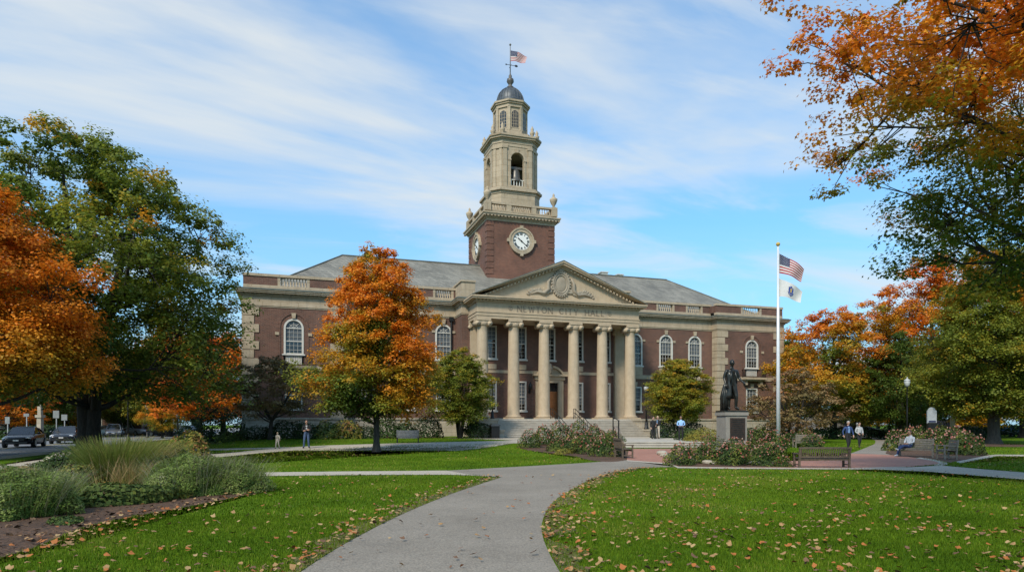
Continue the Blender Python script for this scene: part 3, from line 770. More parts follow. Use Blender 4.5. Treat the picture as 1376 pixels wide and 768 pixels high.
# carved cartouche with garlands
ca=MB(); cz=14.72; y=YF+.05; ca.smooth=True
n=22
for rr,hw,d in((1.0,.14,.14),(.80,.10,.08)):
    pts=[(CP+rr*.80*math.cos(t),y-.03,cz+rr*1.05*math.sin(t)) for t in np.linspace(0,2*PI,n+1)]
    ca.tube(pts,hw,6,cap=False)
ca.ball((CP,y,cz),.62,12,8,(1,.14,1.25))
for k in range(26):
    t=2*PI*k/26; ca.ball((CP+.92*math.cos(t),y-.06,cz+1.18*math.sin(t)),.13,6,4,(1,.9,1))
for s in(-1,1):
    for k in range(30):
        u=k/29; xx=CP+s*(.95+2.35*u); zz=cz-.75-.2*math.sin(u*PI*2.2)-.25*u+random.uniform(-.13,.13)+ .28*(1-u)*random.random()
        ca.ball((xx,y-.03,zz),.19*(1-.45*u)+.03*random.random(),6,4,(1.2,.6,1))
    ca.tube([(CP+s*1.0,y-.05,cz+.55),(CP+s*1.3,y-.07,cz+.1),(CP+s*1.25,y-.07,cz-.55),(CP+s*1.7,y-.06,cz-.95),(CP+s*2.4,y-.05,cz-.85),(CP+s*3.1,y-.03,cz-1.1)],[.1,.16,.2,.18,.13,.05],6)
ca.ball((CP,y-.05,cz+1.25),.28,8,6,(1.2,.6,.9))
ca.build('cartouche',CARVE,hall)
# inscription: cut letters with serifs
LET={'N':[(0,0,0,1,.13),(0,1,.8,0,.2),(.8,0,.8,1,.13)],'E':[(0.05,0,.05,1,.2),(0,1,.62,1,.11),(0,.52,.5,.52,.11),(0,0,.65,0,.11)],
 'W':[(0,1,.3,0,.2),(.3,0,.55,.9,.12),(.55,.9,.85,0,.2),(.85,0,1.1,1,.12)],'T':[(.4,0,.4,1,.2),(0,1,.8,1,.12)],
 'I':[(.12,0,.12,1,.2)],'Y':[(0,1,.4,.45,.2),(.8,1,.4,.45,.12),(.4,0,.4,.5,.2)],'H':[(.05,0,.05,1,.2),(.75,0,.75,1,.2),(.05,.5,.75,.5,.11)],
 'A':[(0,0,.42,1,.12),(.42,1,.86,0,.2),(.15,.34,.7,.34,.1)],'L':[(.05,0,.05,1,.2),(0,0,.62,0,.12)]}
for ch,w in(('O',.9),('C',.85)):
    a0,a1=(0,2*PI) if ch=='O' else (PI*.22,PI*1.78); ts=np.linspace(a0,a1,13)
    LET[ch]=[(w/2+w/2*math.cos(ts[i]),.5+.5*math.sin(ts[i]),w/2+w/2*math.cos(ts[i+1]),.5+.5*math.sin(ts[i+1]),.11+.09*abs(math.cos(ts[i]))) for i in range(12)]
WID={'N':.8,'E':.65,'W':1.1,'T':.8,'O':.9,'I':.24,'Y':.8,'H':.8,'A':.86,'L':.62,'C':.8}
def lettering(mb,text,cx,z,h,y,gap=.36,space=.75,d=.03):
    tot=sum(WID.get(c,space)+gap for c in text)-gap; x=cx-tot*h/2
    for c in text:
        if c==' ': x+=(space+gap)*h; continue
        for a,b,e,f,t in LET[c]:
            p=Vector((x+a*h,y,z+b*h)); q=Vector((x+e*h,y,z+f*h)); mb.beam(p,q,t*h if True else 0,d,up=(0,1,0))
            if c in 'NWTIYHALE' :
                for zz,xx in ((b,a),(f,e)):
                    if zz in(0,1) and not(c in'E') and t>.1 and not (c=='A' and zz==1) and not (c in 'LT' and b==f): mb.beam((x+xx*h-.16*h,y,z+zz*h),(x+xx*h+.16*h,y,z+zz*h),.06*h,d*.98,up=(0,1,0))
        x+=(WID[c]+gap)*h
ins=MB(); lettering(ins,'NEWTON CITY HALL',CP+.05,11.93,.5,YF-.02,d=.05)
INK=plain('letter_dark_stone',(.22,.175,.125),.9,0,.15); ins.build('inscription',INK,hall)  # letters in a darker stone colour than the frieze
for s in(-1,1):
    m=MB(); m.smooth=True; m.tube([(CP+s*5.0+.17*math.cos(t),YF-.03,12.2+.17*math.sin(t)) for t in np.linspace(0,2*PI,15)],.035,5,cap=False); m.ball((CP+s*5.0,YF-.02,12.2),.08,8,5,(1,.4,1)); m.build('rosette',CARVE,hall)
# doorway
dw=MB(); y=-1.5
for s in(-1,1):
    dw.box(*sorted((CP+s*.876,CP+s*1.2)),y-.22,y+.25,2.096,5.95); dw.box(*sorted((CP+s*1.2,CP+s*1.45)),y-.13,y+.1,2.096,5.95)
dw.box(CP-.876,CP+.876,y-.2,y+.25,5.652,5.95); dw.box(CP-1.55,CP+1.55,y-.28,y+.1,5.95,6.3); dw.box(CP-1.75,CP+1.75,y-.5,y+.1,6.298,6.48)
A=[(CP+1.75*math.cos(t)/math.cos(.62)*1.0*.81,6.48+(math.sin(t)-math.sin(.62))*2.05) for t in np.linspace(.62,PI-.62,15)]
A2=[(a*.86+CP*.14,6.48+(z-6.48)*.74) for a,z in A]
dw.front([(CP+1.62,6.478)]+A[0:7]+A2[0:7][::-1],y-.5,y+.05); dw.front(A[8:]+[(CP-1.62,6.478)]+A2[8:][::-1],y-.5,y+.05)
dw.front([(A2[0][0],6.479)]+A2+[(A2[-1][0],6.479)],y-.2,y+.04)
ds=dw.build('door_surround',STONE2,hall)
u=MB(); u.smooth=True; u.lathe([(.02,6.5),(.16,6.55),(.08,6.65),(.24,6.95),(.26,7.15),(.1,7.25),(.13,7.35),(.02,7.55)],12,(CP,y-.36)); u.build('carved_urn',CARVE,ds)
dr=MB(); dr.mi=0
for s in(-1,1):
    xa,xb=sorted((CP+s*.02,CP+s*.87)); dr.mi=0; dr.box(xa,xb,y+.12,y+.2,2.1,4.7)
    for z0,z1 in((2.3,3.1),(3.25,4.5)): dr.box(xa+.14,xb-.14,y+.09,y+.13,z0,z1)
    dr.mi=1; dr.ball((CP+s*.12,y+.08,3.15),.05,6,5)
dr.mi=2; dr.box(CP-.87,CP+.87,y+.15,y+.2,4.82,5.64); dr.mi=0; dr.box(CP-.873,CP+.873,y+.1,y+.2,4.7,4.82); dr.box(CP-.02,CP+.02,y+.11,y+.2,4.82,5.64)
dr.build('door',[DOORM if 'DOORM' in globals() else WOODDOOR,PLAQUE,GLASS],hall)
for s in(-1,1):
    l=MB(); x=CP+s*2.08; l.box(x-.08,x+.08,y-.12,y+.01,4.6,5.1); l.tube([(x,y-.1,4.7),(x,y-.3,4.75),(x,y-.36,4.9)],.03,6); l.smooth=True
    l.lathe([(.05,4.9),(.17,4.98),(.2,5.4),(.05,5.62),(.02,5.75)],8,(x,y-.36)); l.build('wall_lantern',IRON,hall)
for x in (-9.75,):
    d=MB(); d.tube([(x,.9,12.0),(x,.9,2.2)],.09,8); d.box(x-.2,x+.2,.75,1.0,11.6,12.0); d.build('downpipe',IRON,hall)
# ---- tower
T0,T1,TYF=CP-3.9,CP+3.9,7.0; TC=TYF+3.9
tb=MB(); tb.box(T0,T1,TYF,TYF+7.8,13.5,23.72)
tbo=tb.build('clock_tower',TBRICK,hall)
q=MB()
for k in range(9):
    z=17.9+k*.66
    for sx in(-1,1):
        for sy in(0,7.8):
            x=CP+sx*3.9; yy=TYF+sy
            q.box(*sorted((x+sx*.05,x-sx*.75)),*sorted((yy+(-.05 if sy==0 else .05),yy+(.75 if sy==0 else -.75))),z,z+.56)
build_pieces(q,'brick_quoins',TBRICK,tbo,lambda c:(c[0]>CP,c[1]>TC))
SQ=lambda h:[(CP-h,TC-h),(CP+h,TC-h),(CP+h,TC+h),(CP-h,TC+h)]
tc=MB(); tc.flat(SQ(3.96),23.7,23.95); tc.flat(SQ(4.1),23.948,24.08); tc.flat(SQ(4.4),24.2,24.36); tc.flat(SQ(4.5),24.358,24.5); tc.flat(SQ(4.2),24.078,24.202); tc.flat(SQ(4.02),24.498,24.72)
for i in range(23):
    a=-4.3+8.6*i/22
    for (ax,ay) in((a,-4.32),(a,4.32),(-4.32,a),(4.32,a)): tc.box(CP+ax-.1,CP+ax+.1,TC+ay-.1,TC+ay+.1,24.082,24.198)
tc.build('tower_cornice',STONE,hall)
tbal=MB()
for sx in(-1,1):
    for sy in(-1,1): tbal.box(CP+sx*3.85-.34,CP+sx*3.85+.34,TC+sy*3.85-.34,TC+sy*3.85+.34,24.718,25.72)
for axis in(0,1):
    for s in(-1,1):
        def bx(a0,a1,w,z0,z1):
            if axis==0: tbal.box(CP+a0,CP+a1,TC+s*3.85-w,TC+s*3.85+w,z0,z1)
            else: tbal.box(CP+s*3.85-w,CP+s*3.85+w,TC+a0,TC+a1,z0,z1)
        bx(-3.51,3.51,.2,24.717,24.86); bx(-3.53,3.53,.22,25.5,25.7)
        for a in(-1.45,1.45): bx(a-.28,a+.28,.2,24.858,25.502)
        tbal.smooth=True
        for (a0,a1,n) in((-3.5,-1.75,6),(-1.15,1.15,9),(1.75,3.5,6)):
            for i in range(n):
                a=a0+(a1-a0)*(i+.5)/n; px,py=(CP+a,TC+s*3.85) if axis==0 else (CP+s*3.85,TC+a); baluster(tbal,px,py,24.858,.645,.08)
        tbal.smooth=False
tbal.build('tower_balustrade',STONE,hall)
ur=MB(); ur.box(-.2,.2,-.2,.2,0,.12); ur.smooth=True
ur.lathe([(.1,.118),(.12,.25),(.3,.5),(.42,.85),(.44,1.02),(.3,1.08),(.22,1.2),(.1,1.32),(.13,1.42),(.12,1.5),(.02,1.66)],14)
um=ur.mesh('urn',STONE)
for sx in(-1,1):
    for sy in(-1,1): link('urn',um,hall,(CP+sx*3.85,TC+sy*3.85,25.718))
# clocks
NUM=['XII','I','II','III','IIII','V','VI','VII','VIII','IX','X','XI']
def clock_at(loc,rz):
    b=MB(); z=21.7
    pts=lambda r,n=40:[(r*math.cos(t),z+r*math.sin(t)) for t in np.linspace(0,2*PI,n+1)]
    o,i=pts(1.38),pts(1.0)
    for k in range(40): b.front([i[k],o[k],o[k+1],i[k+1]],-.2,.03)
    o,i=pts(1.46),pts(1.30)
    for k in range(40): b.front([i[k],o[k],o[k+1],i[k+1]],-.27,.02)
    for a in(0,90,180,270):
        c,s_=math.cos(math.radians(a)),math.sin(math.radians(a)); b.obox((1.5*c,-.13,z+1.5*s_),(.16*c,0,.16*s_),(0,.15,0),(-.17*s_,0,.17*c))
    r=b.build('clock',STONE,hall,loc,rz)
    f=MB(); f.front(pts(1.0)[:-1],-.08,.02); fc=f.build('clock_face',CLOCKW,r)
    m=MB()
    for h in range(12):
        a=PI/2-h*PI/6; ux,uz=math.cos(a),math.sin(a); tx,tz=uz,-ux; w=len(NUM[h]); off=-(w-1)*.05
        for j,ch in enumerate(NUM[h]):
            cxx=off+j*.10
            P0=lambda q,w_:(ux*q+tx*(cxx+w_),-.095,z+uz*q+tz*(cxx+w_))
            if ch=='I': m.beam(P0(.66,0),P0(.90,0),.055,.02,up=(0,1,0))
            elif ch=='V': m.beam(P0(.66,0),P0(.90,-.07),.06,.02,up=(0,1,0)); m.beam(P0(.66,0),P0(.90,.07),.035,.02,up=(0,1,0))
            else: m.beam(P0(.66,.06),P0(.90,-.06),.06,.02,up=(0,1,0)); m.beam(P0(.66,-.06),P0(.90,.06),.035,.02,up=(0,1,0))
    for k in range(60):
        a=k*PI/30; m.beam((.93*math.cos(a),-.095,z+.93*math.sin(a)),(.97*math.cos(a),-.095,z+.97*math.sin(a)),.018,.02,up=(0,1,0))
    m.build('numerals',IRON,r)
    for L,a,w in((.86,-38,.07),(.55,-30-98+270,.1)):
        hnd=MB(); a=math.radians(a); d=(math.cos(a),math.sin(a)); hnd.beam((-d[0]*.2,-.12,z-d[1]*.2),(d[0]*L,-.12,z+d[1]*L),w,.02,up=(0,1,0)); hnd.ball((0,-.12,z),.09,8,5); hnd.build('clock_hand',IRON,r)
clock_at((CP,TYF,0),0); clock_at((T0,TC,0),-PI/2); clock_at((T1,TC,0),PI/2)
# belfry: chamfered square with arched openings
def OCT(h,c): return [(CP-h+c,TC-h),(CP+h-c,TC-h),(CP+h,TC-h+c),(CP+h,TC+h-c),(CP+h-c,TC+h),(CP-h+c,TC+h),(CP-h,TC+h-c),(CP-h,TC-h+c)]
bl=MB(); bl.flat(OCT(2.84,.85),24.6,27.2); bl.flat(OCT(2.9,.86),27.198,27.5); bl.flat(OCT(3.1,.92),27.498,27.72); bl.flat(OCT(2.95,.88),27.718,27.92)
bl.build('belfry_base',STONE,hall)
H,CH=2.58,.86
be=MB()
for k in range(4):
    rot=k*PI/2; c_,s_=round(math.cos(rot)),round(math.sin(rot))
    tr=lambda x,y,z:(CP+c_*x-s_*y,TC+s_*x+c_*y,z)
    t=MB(); hw=H-CH
    wall(t,-hw,hw,27.9,33.1,-H,[dict(x=0,w=1.56,z0=28.25,z1=31.15,arch=True)],.5)
    t.add([(-hw,-H,27.9),(-hw,-H,33.1),(-H,-hw,33.1),(-H,-hw,27.9)],[(0,1,2,3)])
    for s in(-1,1):
        t.box(*sorted((s*1.25,s*1.7)),-H-.12,-H+.01,27.91,32.3); t.box(*sorted((s*1.18,s*1.77)),-H-.17,-H+.01,32.298,32.55)
        t.box(*sorted((s*.785,s*.98)),-H-.07,-H+.01,28.0,31.0); t.box(*sorted((s*.74,s*1.05)),-H-.11,-H+.01,30.98,31.17)
    o,i=arc(0,31.15,.98),arc(0,31.15,.785)
    for q in range(len(o)-1): t.front([i[q],o[q],o[q+1],i[q+1]],-H-.07,-H+.01)
    t.front([(-.1,31.9),(.1,31.9),(.15,32.35),(-.15,32.35)],-H-.13,-H+.01)
    t.box(-1.7,1.7,-H-.05,-H+.01,27.92,28.2)
    # slot-like louvre lines on the chamfer pilaster
    ax=Vector((-hw-(H-hw)*.5,-hw-(H-hw)*.5,0)); d=Vector((1,-1,0)).normalized(); nn=Vector((-1,-1,0)).normalized()
    for s in(-1,1): t.obox(ax+d*s*.38+nn*.03+Vector((0,0,30.1)),d*.16,nn*.06,(0,0,2.2))
    t.obox(ax+nn*.03+Vector((0,0,32.42)),d*.64,nn*.1,(0,0,.12))
    be.add([tr(*v) for v in t.v],t.f)
be.build('belfry',STONE,hall)
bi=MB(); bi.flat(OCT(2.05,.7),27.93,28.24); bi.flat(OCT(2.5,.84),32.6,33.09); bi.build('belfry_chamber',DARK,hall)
bcn=MB(); bcn.flat(OCT(2.63,.88),32.55,32.9); bcn.flat(OCT(2.68,.89),32.898,33.25); bcn.flat(OCT(2.78,.91),33.248,33.4); bcn.flat(OCT(2.98,.98),33.398,33.6); bcn.flat(OCT(3.08,1.0),33.598,33.78); bcn.flat(OCT(2.25,.82),33.778,34.3)
bcn.build('belfry_cornice',STONE,hall)
be2=MB(); be2.smooth=True; be2.lathe([(.05,30.3),(.3,30.25),(.42,30.0),(.5,29.4),(.62,29.05),(.78,28.85),(.76,28.82)],20,(CP,TC-1.9)); be2.smooth=False; be2.box(CP-1.4,CP+1.4,TC-2.02,TC-1.78,30.3,30.55)
for s in(-1,1): be2.box(CP+s*1.3-.1,CP+s*1.3+.1,TC-2.02,TC-1.78,28.24,30.3)
be2.build('bell',plain('bell_bronze',(.085,.08,.07),.4,.3,.3),hall)
rl=MB()
for k in range(5): rl.box(CP-.7+.33*k-.05,CP-.7+.33*k+.05,TC-2.5,TC-2.42,28.24,28.9)
rl.box(CP-.78,CP+.78,TC-2.52,TC-2.4,28.86,28.95); rl.build('belfry_railing',WHITE,hall)
su=MB(); su.smooth=True; su.lathe([(.16,0),(.1,.15),(.26,.4),(.3,.62),(.14,.75),(.2,.95),(.02,1.35)],10); sm_=su.mesh('finial',STONE)
for sx in(-1,1):
    for (a,b_) in((2.62,1.75),(1.75,2.62)):
        for sy in(-1,1): link('finial',sm_,hall,(CP+sx*a,TC+sy*b_,33.775))
# octagonal lantern and dome
LR=1.9
def octa(r,rot=PI/8): return [(CP+r*math.cos(rot+k*PI/4),TC+r*math.sin(rot+k*PI/4)) for k in range(8)]
ln=MB(); ln.flat(octa(LR+.12),34.29,34.8); ln.flat(octa(LR),34.798,37.75)
for k in range(8):
    a=PI/8+k*PI/4; ln.obox((CP+LR*math.cos(a),TC+LR*math.sin(a),36.2),(.09*math.cos(a),.09*math.sin(a),0),(-.17*math.sin(a),.17*math.cos(a),0),(0,0,1.42))
ln.flat(octa(LR+.14),37.4,37.76); ln.flat(octa(LR+.28),37.758,37.95); ln.flat(octa(LR+.4),37.948,38.15); ln.flat(octa(LR-.2),38.148,38.4)
lan=ln.build('lantern',STONE,hall)
for k in range(8):
    a=k*PI/4-PI/2; c,s=math.cos(a),math.sin(a); r=LR*math.cos(PI/8)
    w=MB(); 
    for q in range(2):
        hw=.40 if q==0 else .5; d=.03 if q==0 else .02
        poly=[(-hw,35.15-(q*.1)),(hw,35.15-(q*.1))]+arc(0,36.65,hw,8)
        w.mi=1-q; w.prism(poly,lambda x,z,dd:(CP+c*(r+dd)-s*x,TC+s*(r+dd)+c*x,z),-.05,.035 if q==0 else .025)
    w.mi=0
    for i in(-1,0,1): w.beam((CP+c*(r+.04)-s*i*.2,TC+s*(r+.04)+c*i*.2,35.15),(CP+c*(r+.04)-s*i*.2,TC+s*(r+.04)+c*i*.2,36.95),.035,.02,up=(c,s,0))
    for z in(35.5,35.85,36.2,36.6): w.beam((CP+c*(r+.041)-s*.4,TC+s*(r+.041)+c*.4,z),(CP+c*(r+.041)+s*.4,TC+s*(r+.041)-c*.4,z),.035,.02,up=(c,s,0))
    w.build('window',[STONE,GLASS],lan)
dm=MB(); dm.smooth=True
dm.lathe([(1.62,38.39),(1.63,38.55)]+[(1.58*math.cos(t),38.6+1.75*math.sin(t)) for t in np.linspace(0,1.42,10)],32,(CP,TC))
dome=dm.build('dome',LEAD,hall)
rb=MB()
for k in range(24):
    a=2*PI*k/24; rb.tube([(CP+1.6*math.cos(t)*math.cos(a),TC+1.6*math.cos(t)*math.sin(a),38.6+1.77*math.sin(t)) for t in np.linspace(0,1.4,8)],.03,4)
rb.build('dome_rib',LEAD,dome)
fn=MB(); fn.smooth=True; fn.lathe([(.42,40.3),(.4,40.5),(.2,40.62),(.22,40.8),(.42,41.1),(.38,41.4),(.14,41.6),(.2,41.75),(.08,42.0),(.05,42.3)],14,(CP,TC)); fn.build('finial',plain('finial_bronze',(.09,.08,.07),.5,.2,.3),dome)
pl=MB(); pl.smooth=True; pl.tube([(CP,TC,42.2),(CP,TC,45.3)],[.06,.04],8); pl.ball((CP,TC,45.4),.13,8,6); pl.build('flagstaff',plain('staff_grey',(.16,.15,.14),.5,.2),dome)
wv=MB(); wv.tube([(CP-.55,TC,43.05),(CP+.75,TC,43.05)],.03,5); wv.ball((CP+.72,TC,43.05),.17,8,6,(1.2,.3,.8)); wv.ball((CP-.5,TC,43.05),.09,6,4); wv.tube([(CP,TC-.4,42.9),(CP,TC+.4,42.9)],.025,5); wv.build('weathervane',IRON,dome)
# ------------------------------------------------------------------ trees, shrubs and beds
def vn(p, s, seed=0):
    """cheap smooth noise on points (n,3), about -1..1"""
    q=p*s+seed*7.31
    return (np.sin(q[:,0]*1.3+2*np.sin(q[:,1]*.7+seed))+np.sin(q[:,1]*1.7+2*np.sin(q[:,2]*.9))+np.sin(q[:,2]*1.5+2*np.sin(q[:,0]*.8+1.7)))/3
def unit(v): return v/(np.linalg.norm(v,axis=1,keepdims=True)+1e-9)
KITE=np.array([(0,0,0),(-.36,.42,.05),(0,1,-.06),(.36,.42,.05)])
LOBE=np.array([(0,0,0),(-.17,.30,.03),(-.56,.55,-.03),(-.24,.62,.03),(0,1.05,-.07),(.24,.62,.03),(.56,.55,-.03),(.17,.30,.03)])
def leaves(pos, nrm, size, tint, rng, shape='kite', var=.35):
    n=len(pos); nrm=unit(nrm)
    a=unit(np.cross(nrm,unit(rng.normal(size=(n,3))))); b=np.cross(nrm,a)
    S=(size*(1-var+2*var*rng.random(n)))[:,None,None]
    T=KITE if shape=='kite' else LOBE
    V=pos[:,None,:]+S*(T[None,:,0:1]*a[:,None,:]+(T[None,:,1:2]-.4)*b[:,None,:]+T[None,:,2:3]*nrm[:,None,:])
    k=len(T); i=np.arange(n)*k
    if shape=='kite': Q=np.c_[i,i+1,i+2,i+3]
    else: Q=np.concatenate([np.c_[i,i+1,i+2,i+3],np.c_[i,i+3,i+4,i+5],np.c_[i,i+5,i+6,i+7]])
    return V.reshape(-1,3),Q,np.repeat(tint,k),np.repeat(rng.random(n),k)
def kmeans(p,k,rng,it=8):
    c=p[rng.choice(len(p),k,replace=False)]
    for _ in range(it):
        l=((p[:,None]-c[None])**2).sum(2).argmin(1)
        for j in range(k):
            if (l==j).any(): c[j]=p[l==j].mean(0)
    return l,c
def tree_mesh(seed,H,clear,R,prof,stems,nclump,per,leaf,tintfn,clump=None,squash=.55,trunk_r=.3,limbs=9,holes=.35,
              shape='kite',lump=.28,off=(0,0),leafmat=None,bark=None,droop=0.0,bias=.42,clipfn=None,tufts=9):
    """returns (trunk mesh, crown mesh); stems: polylines of the trunk, local to the tree foot"""
    rng=np.random.default_rng(seed); pt=np.array([p[0] for p in prof]); pr=np.array([p[1] for p in prof])
    C=[]
    while len(C)<nclump:
        m=nclump*4; t=rng.random(m); r=np.interp(t,pt,pr); ok=rng.random(m)<(r/pr.max())**1.3+.03
        t,r=t[ok],r[ok]; m=len(t); ph=rng.random(m)*2*PI; rho=rng.random(m)**bias
        lob=1+lump*(np.sin(ph*3+seed+t*5)*.5+np.sin(ph*5+seed*2-t*9)*.35+np.sin(t*17+ph*2+seed)*.4)
        rr=R*r*rho*lob
        p=np.c_[rr*np.cos(ph)+off[0]*t,rr*np.sin(ph)+off[1]*t,clear+t*(H-clear)-droop*R*rho**3*(1-t)]
        nz=vn(p,2.2/R*1.6,seed); keep=(nz>-1+2*holes*rng.random(m)-.15)|(rng.random(m)<.25)
        p=p[keep]; q=np.c_[p,rho[keep]]
        if clipfn is not None: q=q[clipfn(q[:,:3])]
        C.extend(q.tolist())
    C=np.array(C[:nclump]); rho=C[:,3]; C=C[:,:3]
    t=(C[:,2]-clear)/(H-clear)
    cs=(clump if clump else R*.2)*(.7+.6*rng.random(nclump))*np.clip(1.15-.55*t,.45,1.1)
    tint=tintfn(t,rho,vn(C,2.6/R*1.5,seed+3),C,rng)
    # leaves
    n=nclump*per; idx=np.repeat(np.arange(nclump),per)
    nk=tufts; td=unit(rng.normal(size=(nclump*nk,3))); td[:,2]=np.where(td[:,2]<-.3,-td[:,2]*.7,td[:,2]); tr_=.45+.6*rng.random(nclump*nk)
    ti=idx*nk+rng.integers(0,nk,n); d=td[ti]; g_=rng.normal(size=(n,3)); rad=tr_[ti]
    pos=C[idx]+(d*rad[:,None]+g_*np.array([.20,.20,.16]))*cs[idx][:,None]*np.array([1,1,squash])
    nr=d*.45+np.array([0,0,.75])+g_*.22+rng.normal(0,.33,(n,3))
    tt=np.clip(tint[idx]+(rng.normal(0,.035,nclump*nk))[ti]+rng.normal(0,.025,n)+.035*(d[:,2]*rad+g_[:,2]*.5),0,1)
    V,Q,T,Rn=leaves(pos,nr,leaf,tt,rng,shape)
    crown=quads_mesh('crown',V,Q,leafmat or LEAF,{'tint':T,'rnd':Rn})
    # wood
    w=MB(); w.smooth=True
    for s in stems:
        pts=[Vector(p[:3]) for p in s]; w.tube(pts,[p[3] for p in s],9)
    S=[]  # points along all stems
    for s in stems:
        for i in range(len(s)-1):
            for k in range(6):
                f=k/6; S.append([s[i][j]*(1-f)+s[i+1][j]*f for j in range(4)])
    S=np.array(S); S=S[S[:,2]>clear*.72]
    lab,cen=kmeans(C,limbs,rng)
    for j in range(limbs):
        mem=C[lab==j]
        if not len(mem): continue
        c=cen[j]; hd=np.hypot(S[:,0]-c[0],S[:,1]-c[1]); want=c[2]-.62*hd
        k=np.argmin(np.abs(S[:,2]-want)+.5*hd); s=S[k]
        a=Vector(s[:3]); b=Vector(c); r0=max(.03,min(s[3]*.62,trunk_r*.42)); L=(b-a).length
        mid=a.lerp(b,.5)+Vector((rng.normal(0,.05*L),rng.normal(0,.05*L),-.06*L)); q1=a.lerp(mid,.5)+Vector((0,0,-.03*L))
        w.tube([a,q1,mid,b],[r0,r0*.8,r0*.6,r0*.34],6)
        k2=min(5,max(1,len(mem)//8)); 
        if len(mem)>k2:
            l2,c2=kmeans(mem,k2,rng)
        else: l2,c2=np.zeros(len(mem),int),mem.mean(0)[None]
        for u in range(k2):
            mm=mem[l2==u]
            if not len(mm): continue
            f=.35+.5*rng.random(); a2=mid.lerp(b,f); b2=Vector(c2[u]); r1=r0*.36
            m2=a2.lerp(b2,.5)+Vector((rng.normal(0,.08),rng.normal(0,.08),-.05*(b2-a2).length)); w.tube([a2,m2,b2],[r1,r1*.7,r1*.45],5,cap=False)
            for e in mm[:14]:
                e=Vector(e); w.tube([m2.lerp(b2,rng.random()),e.lerp(b2,.4)+Vector((0,0,-.05)),e],[r1*.42,r1*.3,.008],4,cap=False)
    return w.mesh('trunk',bark or BARK),crown
def straight(H,r,lean=(0,0),flare=1.5,top=.86):
    return [[(0,0,-.1,r*flare*1.25),(0,0,.15,r*flare),(0,0,.6,r*1.08),(lean[0]*.3,lean[1]*.3,H*.3,r*.9),(lean[0]*.7,lean[1]*.7,H*.6,r*.55),(lean[0],lean[1],H*top,.04)]]
def plant_tree(name,label,cat,meshes,loc,rz=0,group=None):
    o=thing(name,label,cat,loc,rz,group); link('trunk',meshes[0],o); link('crown',meshes[1],o); return o
def at(px,Z): 
    x,y=W(px,Z); return (x,y,gh(x,y))
EGG=[(0,.42),(.1,.78),(.3,1),(.5,.92),(.7,.7),(.86,.42),(1,.08)]
ROUND=[(0,.45),(.12,.8),(.35,1),(.6,.95),(.8,.7),(.93,.4),(1,.12)]
# 1 the maple in the middle of the lawn
x,y=P(506,607)
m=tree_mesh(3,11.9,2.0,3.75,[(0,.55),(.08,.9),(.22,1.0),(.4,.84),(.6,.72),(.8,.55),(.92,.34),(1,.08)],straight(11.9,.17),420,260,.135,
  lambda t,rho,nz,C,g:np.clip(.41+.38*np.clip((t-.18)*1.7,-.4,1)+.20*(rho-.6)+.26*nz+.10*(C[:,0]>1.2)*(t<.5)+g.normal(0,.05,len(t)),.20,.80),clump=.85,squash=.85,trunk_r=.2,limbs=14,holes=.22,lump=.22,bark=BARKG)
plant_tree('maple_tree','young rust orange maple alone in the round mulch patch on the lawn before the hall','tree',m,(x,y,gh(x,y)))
# 2 the great oak at the left
Z=43; 
st=[[(0,0,-.1,.95),(0,0,.2,.72),(-.1,0,1.2,.50),(-.35,.1,5,.42),(-.9,.2,10,.30),(-1.6,.3,15,.14),(-1.8,.3,18.5,.04)],
    [(.45,-.1,-.1,.7),(.42,-.1,.4,.52),(.42,-.1,1.4,.40),(.55,0,5,.36),(1.3,.1,9,.28),(2.6,.2,14,.14),(3.2,.2,17.5,.04)]]
m=tree_mesh(8,19.8,3.6,9.9,[(0,.60),(.1,.9),(.3,1.0),(.45,.98),(.62,.86),(.78,.70),(.9,.50),(1,.16)],st,560,290,.20,
  lambda t,rho,nz,C,g:np.clip(.29+.05*nz+.06*t+np.where(g.random(len(t))<.04,.22,0)+g.normal(0,.05,len(t)),.06,.75),clump=1.5,squash=.85,trunk_r=.55,limbs=16,holes=.62,lump=.34,droop=.16,bias=.5)
plant_tree('oak_tree','tall dark green oak with a double trunk beside the street','tree',m,at(118,Z))
# 3 orange maple at the left edge
m=tree_mesh(12,13.6,2.9,5.6,[(0,.6),(.12,.92),(.35,1.0),(.55,.86),(.75,.62),(.9,.36),(1,.08)],straight(12.9,.32),520,300,.14,
  lambda t,rho,nz,C,g:np.clip(.62+.46*np.clip((t-.12)*1.6,-.3,.75)+.22*(rho-.6)+.20*nz+g.normal(0,.05,len(t)),.2,.80),clump=1.2,squash=.85,trunk_r=.32,limbs=14,holes=.25,lump=.25)
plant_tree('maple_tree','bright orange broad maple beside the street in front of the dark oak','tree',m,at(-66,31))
# 4 the near maple whose branches hang in from the right
st=[[(0,0,-.1,.62),(0,0,.2,.5),(0,0,1.5,.38),(-.3,.2,4,.34),(-.8,.3,7,.26),(-1.4,.4,10,.16),(-1.8,.4,13.2,.05)]]
m=tree_mesh(21,14.2,5.3,8.3,[(0,.40),(.1,.55),(.22,.64),(.4,.78),(.55,.95),(.8,.95),(1,.3)],st,1200,170,.105,
  lambda t,rho,nz,C,g:np.clip(.46+.42*np.clip((t-.30)*2.4,-.5,.5)+.34*nz-.022*C[:,0]+.06*(rho-.6)+g.normal(0,.07,len(t)),.24,.86),clump=.82,squash=.7,trunk_r=.30,limbs=26,holes=.30,lump=.2,shape='lobe',bias=.58,droop=.08)
plant_tree('maple_tree','nearest maple whose large orange and green branches hang in overhead near the flagpole','tree',m,(15.15,15.6,0),.6)
